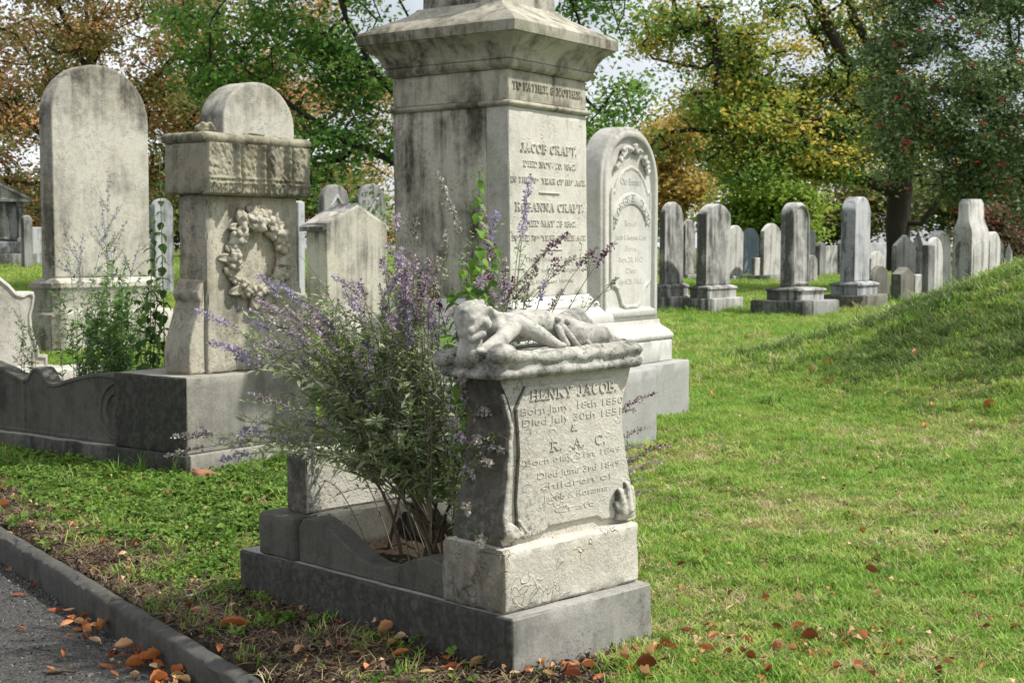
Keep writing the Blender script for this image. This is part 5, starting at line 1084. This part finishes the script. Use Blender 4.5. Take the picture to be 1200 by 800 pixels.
# bright green weed standing up through the sage
wb_ = hw(.34, .50, .21); T = thing('tall_weed', 'tall bright green weed with toothed leaves rising through the sage bush', 'plant', tuple(wb_))
def ovate(n=6):
    V = []; Fc = []
    for i in range(n + 1):
        u = i / n; w = .33 * math.sin(math.pi * u ** .75) ** .9 + .004; w *= 1 + .10 * (1 if i % 2 else -1) * (0 < i < n)
        for k in (-1, 0, 1): V.append((u, k * w, .10 * math.sin(math.pi * u) + .07 * abs(k) - .25 * u * u))
    for i in range(n):
        for k in range(2): q = i * 3 + k; Fc.append([q, q + 3, q + 4, q + 1])
    return pymesh('ovate_leaf', V, Fc)
OV = ovate(); OV.materials.append(M['lf_weed']); OV.shade_smooth(); rw = random.Random(4)
def leafy(T, P, gap, size, mesh, u0=.1, u1=1.):
    seg = np.linalg.norm(np.diff(P, axis=0), axis=1); cum = np.concatenate([[0], np.cumsum(seg)]); Lg = cum[-1]; k = 0; d_ = u0 * Lg
    while d_ < u1 * Lg:
        p = [np.interp(d_, cum, P[:, i]) for i in range(3)]; u = d_ / Lg
        for sg in (0, 1):
            o = bpy.data.objects.new('leaf', mesh); COL.objects.link(o); o.parent = T; o.location = p; a = k * 1.57 + sg * math.pi + rw.uniform(-.5, .5)
            s = size * rw.uniform(.75, 1.2) * (1.15 - .75 * u ** 2); o.scale = (s, s, s); o.rotation_euler = (rw.uniform(-.4, .4), rw.uniform(.2, 1.1), a)
        k += 1; d_ += gap * (1.2 - .5 * u)
for (pp, y_) in (((562, 200), 4.98), ((528, 330), 5.0), ((582, 290), 5.0), ((518, 385), 4.92), ((540, 300), 4.95)):
    P = bez(wb_ + np.array([rw.uniform(-.04, .04), rw.uniform(-.04, .04), 0]), at(pp[0], pp[1], y_), 14, .7, .3) - wb_
    V, Fq = tubes(P[:-1], P[1:], np.linspace(.004, .0015, 13), np.linspace(.0037, .001, 13), 6); link('stem', fastmesh('stem', V, Fq), M['stem_green'], T, 180)
    leafy(T, P, .040, .088, OV, .34)
# shrub and sage in the wreath tomb's cradle
c0 = at(125, 440, 9.9); c0[2] = .2; S3 = Plant('leafy_shrub', 'leafy green shrub with faint violet spikes in the wreath tomb\'s cradle', 'shrub', c0, 23); rg = S3.rng
for i in range(48):
    px = np.clip(rg.normal(132, 32), 62, 196); py = rg.uniform(300, 420); P = bez(c0 + rg.normal(size=3) * np.array([.16, .2, 0]), at(px, py, 9.9 + rg.uniform(-.35, .35)), 9, .75, .3, rg.normal(size=3) * .05); S3.stem(P, .004, .0012); S3.leaves(P, .2, 1., .04, .066); sprigs(S3, P, 4, .4, .13, None, .045)
for pp in [(71, 252), (127, 196), (118, 232), (141, 240), (110, 262), (150, 255), (98, 270), (86, 285), (165, 285), (130, 290), (60, 300)]:
    P = bez(c0 + rg.normal(size=3) * np.array([.12, .15, 0]), at(pp[0], pp[1], 9.9 + rg.uniform(-.3, .3)), 12, .75, .25); S3.stem(P, .003, .001); S3.leaves(P, .2, .7, .05, .05); sprigs(S3, P, 5, .55, .16, M['spike_blue'], .02, .3); S3.spike(P[-4:], M['spike_blue'], .35, .012, .014)
S3.asp = .36; S3.done(M['stem_green'], M['lf_shrub'])
c1 = at(180, 436, 9.6); c1[2] = .2; T = thing('upright_weed', 'upright leafy weed stems close against the left side of the wreath tomb', 'plant', tuple(c1))
OV2 = OV.copy(); OV2.materials.clear(); M['lf_weed2'] = leafmat('dark weed leaves', [(0, (.03, .08, .015)), (.5, (.06, .14, .025)), (1, (.13, .22, .05))], .4, attr=None); OV2.materials.append(M['lf_weed2'])
for pp in ((186, 172), (180, 250), (192, 300), (172, 330), (160, 345), (196, 350)):
    P = bez(c1 + np.array([rw.uniform(-.1, .1), rw.uniform(-.1, .1), 0]), at(pp[0], pp[1], 9.6), 12, .7, .3) - c1
    V, Fq = tubes(P[:-1], P[1:], np.linspace(.006, .002, 11), np.linspace(.0055, .0015, 11), 5); link('stem', fastmesh('stem', V, Fq), M['stem_green'], T, 180); leafy(T, P, .085, .085, OV2, .15)
c2 = at(32, 447, 9.9); c2[2] = .3; S4 = Plant('small_sprig', 'small wispy sprig in front of the scroll-sided headstone', 'plant', c2, 24); rg = S4.rng
for pp in ((22, 375), (30, 370), (38, 385), (45, 400), (18, 400), (22, 355), (55, 345), (36, 400)):
    P = bez(c2 + rg.normal(size=3) * .03, at(pp[0], pp[1], 9.9), 9, .7, .3); S4.stem(P, .002, .0008); S4.leaves(P, .2, .9, .04, .05); sprigs(S4, P, 3, .5, .1, M['spike_pale'], .03, .4)
S4.done(M['stem_brown'], M['lf_shrub'])

# ================================================================ turf, ground cover, litter (uncountable stuff)
def scatter(name, pts, rot, sc, idx, protos, label, cat):
    me = bpy.data.meshes.new(name); me.vertices.add(len(pts)); me.vertices.foreach_set('co', np.asarray(pts, np.float32).ravel())
    a = me.attributes.new('rot', 'FLOAT_VECTOR', 'POINT'); a.data.foreach_set('vector', np.asarray(rot, np.float32).ravel())
    a = me.attributes.new('sc', 'FLOAT', 'POINT'); a.data.foreach_set('value', np.asarray(sc, np.float32)); a = me.attributes.new('idx', 'INT', 'POINT'); a.data.foreach_set('value', np.asarray(idx, np.int32))
    co = bpy.data.collections.new(name + '_kinds')
    for i, (pm, mt) in enumerate(protos):
        pm.materials.clear(); pm.materials.append(mt); co.objects.link(bpy.data.objects.new('%s_kind_%02d' % (name, i), pm))
    o = bpy.data.objects.new(name, me); COL.objects.link(o); tag(o, label, cat, kind='stuff')
    ng = bpy.data.node_groups.new(name, 'GeometryNodeTree'); ng.interface.new_socket('Geometry', in_out='INPUT', socket_type='NodeSocketGeometry'); ng.interface.new_socket('Geometry', in_out='OUTPUT', socket_type='NodeSocketGeometry')
    N = ng.nodes; gi = N.new('NodeGroupInput'); go = N.new('NodeGroupOutput'); ci = N.new('GeometryNodeCollectionInfo'); ci.inputs[0].default_value = co; ci.inputs['Separate Children'].default_value = True; ci.inputs['Reset Children'].default_value = True
    ip = N.new('GeometryNodeInstanceOnPoints'); ip.inputs['Pick Instance'].default_value = True
    def na(n, ty): q = N.new('GeometryNodeInputNamedAttribute'); q.data_type = ty; q.inputs['Name'].default_value = n; return q.outputs['Attribute']
    er = N.new('FunctionNodeEulerToRotation'); lk = ng.links.new
    lk(na('rot', 'FLOAT_VECTOR'), er.inputs[0]); lk(er.outputs[0], ip.inputs['Rotation']); lk(na('sc', 'FLOAT'), ip.inputs['Scale']); lk(na('idx', 'INT'), ip.inputs['Instance Index'])
    lk(gi.outputs[0], ip.inputs['Points']); lk(ci.outputs[0], ip.inputs['Instance']); lk(ip.outputs[0], go.inputs[0])
    md = o.modifiers.new('scatter', 'NODES'); md.node_group = ng; return o
RN = np.random.default_rng(77)
def tuft(n, h, rad, w, lean=.5, seed=0):
    r = np.random.default_rng(seed); V = []; Fc = []
    for i in range(n):
        a = r.random() * 6.28; p = np.array([math.cos(a), math.sin(a), 0]) * rad * math.sqrt(r.random()); d = r.random() * 6.28; dv = np.array([math.cos(d), math.sin(d), 0]); sd_ = np.array([-dv[1], dv[0], 0]); hh = h * r.uniform(.5, 1.2); ln = lean * r.uniform(.3, 1.5) * hh; ww = w * r.uniform(.7, 1.3)
        b = len(V)
        for (u, k) in ((0, 1), (.5, .85), (.85, .5)):
            q = p + dv * ln * u * u + np.array([0, 0, hh * (u - .25 * u * u * lean)]); V += [q - sd_ * ww / 2 * k, q + sd_ * ww / 2 * k]
        V.append(p + dv * ln + np.array([0, 0, hh * (1 - .25 * lean)])); Fc += [[b, b + 1, b + 3, b + 2], [b + 2, b + 3, b + 5, b + 4], [b + 4, b + 5, b + 6]]
    return pymesh('tuft', V, Fc)
def sprout(n, h, L_, w, seed=0):
    r = np.random.default_rng(seed); c = []; ax = []
    for i in range(n): a = r.random() * 6.28; q = r.random(); c.append((math.cos(a) * .012 * q, math.sin(a) * .012 * q, h * r.random())); ax.append((math.cos(a), math.sin(a), r.uniform(-.1, .5)))
    V, Q = leafquads(np.array(c), L_ * r.uniform(.6, 1.2, n), r, w, .9, .2, np.array(ax)); return pymesh('sprout', V, Q.tolist())
M['grass_a'] = leafmat('turf green', [(0, (0.125, 0.264, 0.030)), (.5, (0.193, 0.353, 0.044)), (1, (0.289, 0.449, 0.068))], .3, attr=None)
M['grass_b'] = leafmat('turf yellow green', [(0, (0.231, 0.319, 0.052)), (.5, (0.320, 0.408, 0.074)), (1, (0.401, 0.452, 0.109))], .3, attr=None)
M['grass_d'] = leafmat('rough bank turf', [(0, (0.071, 0.129, 0.024)), (.5, (0.109, 0.173, 0.040)), (1, (0.167, 0.223, 0.068))], .25, attr=None)
M['grass_c'] = leafmat('dry turf', [(0, (0.334, 0.278, 0.133)), (.5, (0.468, 0.389, 0.211)), (1, (0.579, 0.490, 0.300))], .2, attr=None)
M['clover'] = leafmat('ground ivy', [(0, (0.069, 0.150, 0.020)), (.5, (0.129, 0.235, 0.033)), (1, (0.213, 0.310, 0.059))], .35, attr=None)
M['straw'] = leafmat('dry straw', [(0, (0.121, 0.083, 0.044)), (.5, (0.231, 0.165, 0.094)), (1, (0.374, 0.275, 0.165))], .15, attr=None)
M['chip'] = leafmat('bark crumbs', [(0, (.025, .018, .012)), (.5, (.07, .048, .032)), (1, (.17, .12, .08))], .05, attr=None)
protos = [(tuft(18, .040, .035, .0036, .7, i), M['grass_a']) for i in range(3)] + [(tuft(18, .037, .035, .0036, 1.0, 10 + i), M['grass_b']) for i in range(3)] + [(tuft(12, .040, .04, .0035, 1.3, 20 + i), M['grass_c']) for i in range(2)] + [(sprout(9, .022, .020, .85, 30 + i), M['clover']) for i in range(2)] + [(tuft(18, .05, .04, .0040, .9, 26 + i), M['grass_d']) for i in range(2)]
def vis(x, y, z, pad=40):
    P_ = PITCH; zz = z - EYE; d = y * math.cos(P_) - zz * math.sin(P_); v = zz * math.cos(P_) + y * math.sin(P_); px = 600 + F_PX * x / d; py = 400 - F_PX * v / d
    return (px > -pad) & (px < 1200 + pad) & (py < 800 + 2 * pad) & (d > 1)
def field(bands):
    X, Y, S_ = [], [], []
    for (y0, y1, dens, s) in bands:
        w = .40 * y1 + .3; n = int((y1 - y0) * 2 * w * dens); x = RN.uniform(-w, w, n); y = RN.uniform(y0, y1, n); X.append(x); Y.append(y); S_.append(np.full(n, s))
    X, Y, S_ = map(np.concatenate, (X, Y, S_)); Z = terrain(X, Y); k = vis(X, Y, Z) & (kerb_dist(X, Y) > .09) & ~inside(X, Y, -.005); return X[k], Y[k], Z[k], S_[k]
X, Y, Z, S_ = field([(3.8, 6, 1700, .95), (6, 9, 1050, 1.05), (9, 14, 520, 1.3), (14, 25, 190, 1.9), (25, 48, 55, 3.0)])
sw = soilw(X, Y); n1 = hnoise(X, Y, .9, 1.) * .5 + hnoise(X, Y, 2.7, 3.) * .35 + hnoise(X, Y, 8., 5.) * .25
rr = RN.random(len(X)); mr_ = mound_r(X, Y) + .14 * n1; mound = RN.random(len(X)) < 1 - sm(.45, .95, mr_)
left = (X < -.2) & (Y < 9.5)
keep = (rr > sw * .97) & ~(left & (rr < .90)); X, Y, Z, S_, n1, mound, left = [a[keep] for a in (X, Y, Z, S_, n1, mound, left)]
rr = RN.random(len(X)); dry = rr < np.clip(.15 + .6 * n1, .03, .85) * np.where(Y < 11, 1., .55); cl = (~dry) & (RN.random(len(X)) < np.clip(.24 - .3 * n1, .08, .5)) & (Y < 10); yel = RN.random(len(X)) < np.clip(.42 + .5 * n1, .1, .9)
idx = np.where(dry, 6 + RN.integers(0, 2, len(X)), np.where(cl, 8 + RN.integers(0, 2, len(X)), np.where(yel, 3 + RN.integers(0, 3, len(X)), RN.integers(0, 3, len(X)))))
idx = np.where(mound & (RN.random(len(X)) < np.clip(.55 + .9 * hnoise(X, Y, 1.3, 4.), .15, .95)), 10 + RN.integers(0, 2, len(X)), idx)
tall = 1 + .2 * mound + .7 * np.clip(hnoise(X, Y, 5.1, 2.) - .45, 0, 1) + .35 * np.clip(hnoise(X, Y, 3.3, 9.), 0, 1)
rot = np.stack([RN.normal(0, .12, len(X)), RN.normal(0, .12, len(X)), RN.uniform(0, 6.28, len(X))], -1)
scatter('lawn_grass', np.stack([X, Y, Z - .004], -1), rot, S_ * tall * RN.uniform(.65, 1.25, len(X)), idx, protos, 'short patchy lawn grass with dry spots', 'grass')
# ground ivy on the left plot
X, Y, Z, S_ = field([(4.2, 6.5, 1500, .95), (6.5, 9.6, 1100, 1.15)]); sw = soilw(X, Y); n1 = hnoise(X, Y, 3.1, 2.) * .6 + hnoise(X, Y, 9, 1.) * .4
k = (X < .1) & (RN.random(len(X)) > np.clip(sw * 1.05 - .35 * np.clip(hnoise(X, Y, 4.3, 6.), 0, 1), 0, .985)) & (n1 > -.30 + .35 * hnoise(X, Y, 17., 3.)); X, Y, Z, S_ = X[k], Y[k], Z[k], S_[k]
rot = np.stack([RN.normal(0, .2, len(X)), RN.normal(0, .2, len(X)), RN.uniform(0, 6.28, len(X))], -1)
scatter('ground_ivy', np.stack([X, Y, Z], -1), rot, S_ * RN.uniform(.6, 1.35, len(X)), RN.integers(0, 3, len(X)), [(sprout(12, .032, .022, .8, 40 + i), M['clover']) for i in range(3)], 'low bright green leafy ground cover on the plot by the kerb', 'ground cover')
X, Y, Z, S_ = field([(5.4, 9.6, 9, 1.)]); k = (X < -.6) & (soilw(X, Y) < .75) & (hnoise(X, Y, 1.9, 7.) > -.1); X, Y, Z = X[k], Y[k], Z[k]
rot = np.stack([RN.normal(0, .15, len(X)), RN.normal(0, .15, len(X)), RN.uniform(0, 6.28, len(X))], -1)
scatter('grass_tussocks', np.stack([X, Y, Z], -1), rot, RN.uniform(.6, 1.3, len(X)), RN.integers(0, 3, len(X)), [(tuft(34, .13, .035, .0045, .8, 80 + i), M['grass_a'] if i else M['grass_d']) for i in range(3)], 'longer grass tussocks on the left plot', 'grass')
# straw and bark crumbs on the bare earth
X, Y, Z, S_ = field([(3.9, 7.5, 1500, 1.), (7.5, 10, 500, 1.2)]); sw = soilw(X, Y); k = (RN.random(len(X)) < sw) & (X < .35); X, Y, Z = X[k], Y[k], Z[k]
kd = kerb_dist(X, Y); st_ = RN.random(len(X)) < np.where(kd < .55, .5, .12) * np.clip(.7 + hnoise(X, Y, 5., 4.), .15, 1.2)
idx = np.where(st_, RN.integers(0, 2, len(X)), 2 + RN.integers(0, 3, len(X)))
def flake(seed):
    r = np.random.default_rng(seed); c = r.normal(0, .016, (5, 3)); c[:, 2] = np.abs(c[:, 2]) * .25 + .002; V, Q = leafquads(c, r.uniform(.010, .028, 5), r, .55, 1.2, .25); return pymesh('flake', V, Q.tolist())
rot = np.stack([RN.normal(0, .2, len(X)), RN.normal(0, .2, len(X)), RN.uniform(0, 6.28, len(X))], -1)
scatter('dry_litter', np.stack([X, Y, Z + .001], -1), rot, RN.uniform(.6, 1.3, len(X)), idx, [(tuft(6, .035, .03, .003, 2.4, 50 + i), M['straw']) for i in range(2)] + [(flake(60 + i), M['chip']) for i in range(3)], 'dry straw and bark crumbs on bare earth beside the kerb', 'litter')
# small broken leaf bits all over the near lawn
X, Y, Z, S_ = field([(3.9, 7, 46, 1.), (7, 12, 22, 1.1)]); rot = np.stack([RN.normal(0, .4, len(X)), RN.normal(0, .4, len(X)), RN.uniform(0, 6.28, len(X))], -1)
def bit(seed): r = np.random.default_rng(seed); V, Q = leafquads(np.array([[0, 0, .012], [.01, .005, .015]]), r.uniform(.016, .034, 2), r, .6, 1.5, .5); return pymesh('bit', V, Q.tolist())
M['bits'] = leafmat('leaf bits', [(0, (0.150, 0.056, 0.025)), (.5, (0.350, 0.163, 0.069)), (1, (0.600, 0.425, 0.250))], .1, attr=None)
scatter('leaf_crumbs', np.stack([X, Y, Z + .015], -1), rot, RN.uniform(.5, 1.3, len(X)), RN.integers(0, 4, len(X)), [(bit(90 + i), M['bits']) for i in range(4)], 'small broken brown leaf bits strewn over the lawn', 'litter')
# loose grit on the asphalt
n = 9000; s = RN.uniform(-1.2, 3.4, n); k = -RN.random(n) ** 1.5 * 2.6 - .005; P = KA[None] + KD[None] * s[:, None] + KN[None] * k[:, None]
def pebble(seed):
    bm = bmesh.new(); bmesh.ops.create_icosphere(bm, subdivisions=1, radius=.0055); r = random.Random(seed)
    for v in bm.verts: v.co *= r.uniform(.7, 1.25); v.co.z *= .6
    me = bpy.data.meshes.new('pebble'); bm.to_mesh(me); bm.free(); return me
M['grit'] = leafmat('grit', [(0, (.03, .029, .027)), (.6, (.09, .085, .078)), (1, (.24, .23, .21))], .0, .8, attr=None)
scatter('path_grit', np.stack([P[:, 0], P[:, 1], np.full(n, -.128)], -1), RN.uniform(0, 6, (n, 3)), RN.uniform(.35, 1.2, n), RN.integers(0, 3, n), [(pebble(i), M['grit']) for i in range(3)], 'fine loose grit on the asphalt path', 'gravel')

# ================================================================ fallen leaves, each its own
def oakleaf(curl, seed):
    r = random.Random(seed); n = 8; V = []; Fc = []
    for i in range(n + 1):
        u = i / n; w = .21 * math.sin(math.pi * min(1, u * .96 + .03)) ** .8 * (1 + .05 * (1 if i % 2 else -1)) + .006
        for k in (-1, -.5, 0, .5, 1): V.append((u - .5, k * w, curl * (abs(k) ** 1.5) * w * 1.6 + .22 * curl * (u - .5) ** 2 * 2 + r.uniform(-.012, .012)))
    for i in range(n):
        for k in range(4): q = i * 5 + k; Fc.append([q, q + 5, q + 6, q + 1])
    V.append((-.66, 0, .02)); V.append((-.5, .012, .01)); Fc.append([10 * 0 + 2, len(V) - 1, len(V) - 2])
    return pymesh('fallen_leaf', V, Fc)
M['fallen'] = leafmat('brown fallen leaf', [(0, (0.130, 0.036, 0.016)), (.3, (0.286, 0.085, 0.029)), (.55, (0.468, 0.169, 0.052)), (.8, (0.585, 0.286, 0.130)), (1, (0.650, 0.429, 0.247))], .15, .6, attr=None)
M['fallen_y'] = leafmat('yellowish fallen leaf', [(0, (.30, .15, .05)), (.5, (.42, .26, .11)), (1, (.48, .36, .16))], .15, .6, attr=None)
LM = [oakleaf(c, i) for i, c in enumerate((.5, .9, 1.5, -.5, 2.0))]; LY = [oakleaf(c, 9 + i) for i, c in enumerate((.4, 1.1))]
for me in LM: me.materials.append(M['fallen']); me.shade_smooth()
for me in LY: me.materials.append(M['fallen_y']); me.shade_smooth()
rl = random.Random(12)
def leaf_at(p, label, group, size=None, me=None, lift=.012):
    me = me or (rl.choice(LM) if rl.random() < .8 else rl.choice(LY)); o = bpy.data.objects.new('fallen_leaf', me); COL.objects.link(o)
    s = size or rl.uniform(.05, .10); o.scale = (s, s, s); o.location = (p[0], p[1], p[2] + lift); o.rotation_euler = (rl.gauss(0, .22), rl.gauss(0, .2), rl.random() * 6.28); tag(o, label, 'leaf', group)
lawn_px = [(740, 490, 0), (798, 668, 1), (857, 717, 1.3), (868, 712, 1), (805, 747, 1.2), (822, 756, 1), (935, 652, 1), (932, 700, .8), (1020, 677, 1), (1019, 691, .9), (1028, 703, 1.3), (1140, 707, 1.1), (1133, 661, .8), (1185, 690, 1), (1132, 625, 1), (1180, 669, .7), (966, 582, .9), (984, 581, .8), (1052, 585, 1), (1045, 600, 1.1), (1065, 599, .9), (1091, 599, .9), (1080, 604, .8), (890, 577, .8), (880, 599, .9), (865, 583, .8), (850, 581, .8), (820, 582, .9), (789, 633, .9), (825, 642, .9), (912, 680, .9), (945, 683, .8), (823, 695, 1), (897, 707, 1), (910, 742, 1.2), (940, 740, 1.1), (963, 772, 1.2), (985, 745, 1), (1010, 754, 1), (1022, 744, 1), (1020, 766, 1.2), (1005, 788, 1.4), (1025, 792, 1.3), (950, 775, 1.1), (968, 770, 1), (895, 780, 1), (858, 779, 1), (980, 791, 1.2), (1055, 760, 1), (1095, 757, .9), (1130, 778, 1), (1150, 785, .9), (1190, 740, .9), (1187, 775, 1), (1100, 795, 1), (900, 795, 1), (720, 757, 1.2), (705, 748, 1), (735, 782, 1.3), (760, 772, 1.3), (640, 780, 1.2), (620, 790, 1.4), (604, 795, 1.3), (675, 765, 1.3), (745, 745, 1), (772, 765, 1.2), (815, 784, 1.2), (690, 790, 1.2), (1020, 560, .7), (1085, 550, .7), (938, 545, .7), (994, 550, .7), (1176, 575, .8), (780, 760, 1.3), (830, 770, 1.1), (757, 790, 1.3), (800, 790, 1.1), (848, 745, 1), (875, 760, 1), (1040, 735, .9), (1075, 715, .8), (1160, 730, .9), (975, 700, .8), (855, 665, .8), (1010, 630, .7), (1110, 640, .7)]
for (a, b_, s) in lawn_px:
    if inside(np.array([gpt(a, b_)[0]]), np.array([gpt(a, b_)[1]]))[0]: continue
    leaf_at(gpt(a, b_), 'brown curled leaf fallen on the near lawn', 'leaves on the near lawn', (.043 if s == 0 else .043 * s) * rl.uniform(.6, 1.3), lift=rl.uniform(.008, .026))
for i in range(70):
    a = rl.choice((rl.uniform(600, 780), rl.uniform(600, 1030), rl.uniform(820, 1040))); b_ = rl.uniform(742, 803); P = gpt(a, b_)
    if inside(np.array([P[0]]), np.array([P[1]]))[0]: continue
    leaf_at(P, 'small brown leaf in the scatter along the bottom edge by the front plinth', 'leaves by the front plinth', rl.uniform(.030, .062), lift=rl.uniform(.006, .024))
for (a, b_) in [(1040, 414), (1071, 420), (929, 437), (949, 438), (971, 431), (972, 452), (1006, 447), (934, 471), (1093, 481), (1158, 482), (1137, 460), (1175, 390), (1127, 331), (1147, 317), (1186, 307), (1196, 314), (990, 455), (876, 398), (835, 465), (1085, 505), (914, 490), (1025, 516), (1140, 500), (1185, 420), (1100, 430)]:
    leaf_at(gpt(a, b_), 'reddish brown leaf fallen on the grassy mound', 'leaves on the mound', rl.uniform(.05, .10), lift=.03)
for (a, b_, s) in [(122, 640, 1.3), (242, 601, 1.1), (66, 520, 1), (36, 518, 1), (5, 597, 1.1), (12, 537, 1), (70, 531, .9), (130, 582, 1), (150, 584, .9), (207, 596, .9), (30, 531, 1), (195, 600, .9), (290, 590, .9), (280, 683, 1.2), (300, 690, 1.1), (318, 693, 1), (276, 740, 1.7), (296, 714, 1.3), (232, 722, .9), (248, 728, .9), (222, 717, 1), (470, 772, 1.3), (460, 762, 1.1), (525, 778, 1.3), (530, 790, 1.2), (400, 764, 1), (415, 772, 1), (455, 745, 1.2), (470, 755, 1.2), (375, 715, 1), (322, 745, .8), (340, 700, 1), (430, 790, 1), (500, 795, 1.1), (560, 785, 1), (395, 735, .9), (350, 770, 1), (258, 765, 1), (305, 775, .9), (160, 640, 1), (85, 620, 1), (60, 600, .9), (175, 575, .9), (255, 585, .9), (45, 560, .9), (110, 560, .9)]:
    P = gpt(a, b_)
    if inside(np.array([P[0]]), np.array([P[1]]))[0]: continue
    leaf_at(P, 'brown leaf fallen between the kerb and the front tomb or on the left plot', 'leaves on the left plot', .052 * s * rl.uniform(.7, 1.2), lift=.016)
for i in range(95):                                    # drift caught against the kerb face
    s = rl.choice((rl.gauss(.05, .12), rl.gauss(.38, .10), rl.gauss(.75, .12), rl.gauss(1.45, .2), rl.uniform(-.4, 3.0))); k = -abs(rl.gauss(.03, .07)) - .012
    p = KA + KD * s + KN * k; leaf_at((p[0], p[1], -.13), 'brown leaf in the drift on the path against the kerb', 'leaves drifted against the kerb', rl.uniform(.035, .07), lift=.016 + .03 * rl.random() * (k > -.06))
for (a, b_) in [(30, 700), (20, 698), (75, 775), (12, 640), (60, 790), (150, 790), (110, 755), (130, 775), (25, 740)]:
    leaf_at(gpt(a, b_), 'brown leaf lying loose out on the asphalt', 'loose leaves on the path', rl.uniform(.04, .07))
# twigs, brick fragment
def twig(pts, r, label, mat='stem_brown'):
    P = np.array(pts); V, Fq = tubes(P[:-1], P[1:], np.linspace(r, r * .6, len(P) - 1), np.linspace(r * .95, r * .5, len(P) - 1), 6); tag(link('twig', fastmesh('twig', V, Fq), M[mat], None, 180), label, 'twig')
P = gpt(55, 792); twig([P + np.array([0, 0, .01]), P + np.array([.05, .012, .012]), P + np.array([.10, .005, .010])], .009, 'short stubby twig lying on the asphalt path', 'stem_brown')
P = gpt(184, 790); twig([P + np.array([0, 0, .012]), P + np.array([.01, .10, .02]), P + np.array([-.02, .17, .016])], .006, 'thin bent twig among the leaves under the kerb', 'stem_green')
P = gpt(210, 706); twig([P + np.array([0, 0, .014]), P + np.array([.08, .12, .02]), P + np.array([.19, .2, .02])], .004, 'thin pale twig on the bare earth beside the kerb', 'stem_green')
P = gpt(228, 560); M['brick'] = stone('red brick', (.30, .14, .09), (.10, .06, .05), .5, .3, .05, 0, .6, 0, (), streak=.1, seed=3.)
o = link('brick_fragment', blockmesh(-.07, .07, -.05, .05, -.02, .06, bev=.012, cell=.02, rough=.008, chip=.012, seed=2.), M['brick'], None, 50); o.location = (P[0] + .06, P[1] - .06, P[2]); o.rotation_euler = (.1, .15, .7)
tag(o, 'reddish broken brick at the front foot of the wreath tomb', 'brick')

bpy.data.scenes.remove(BENCH)
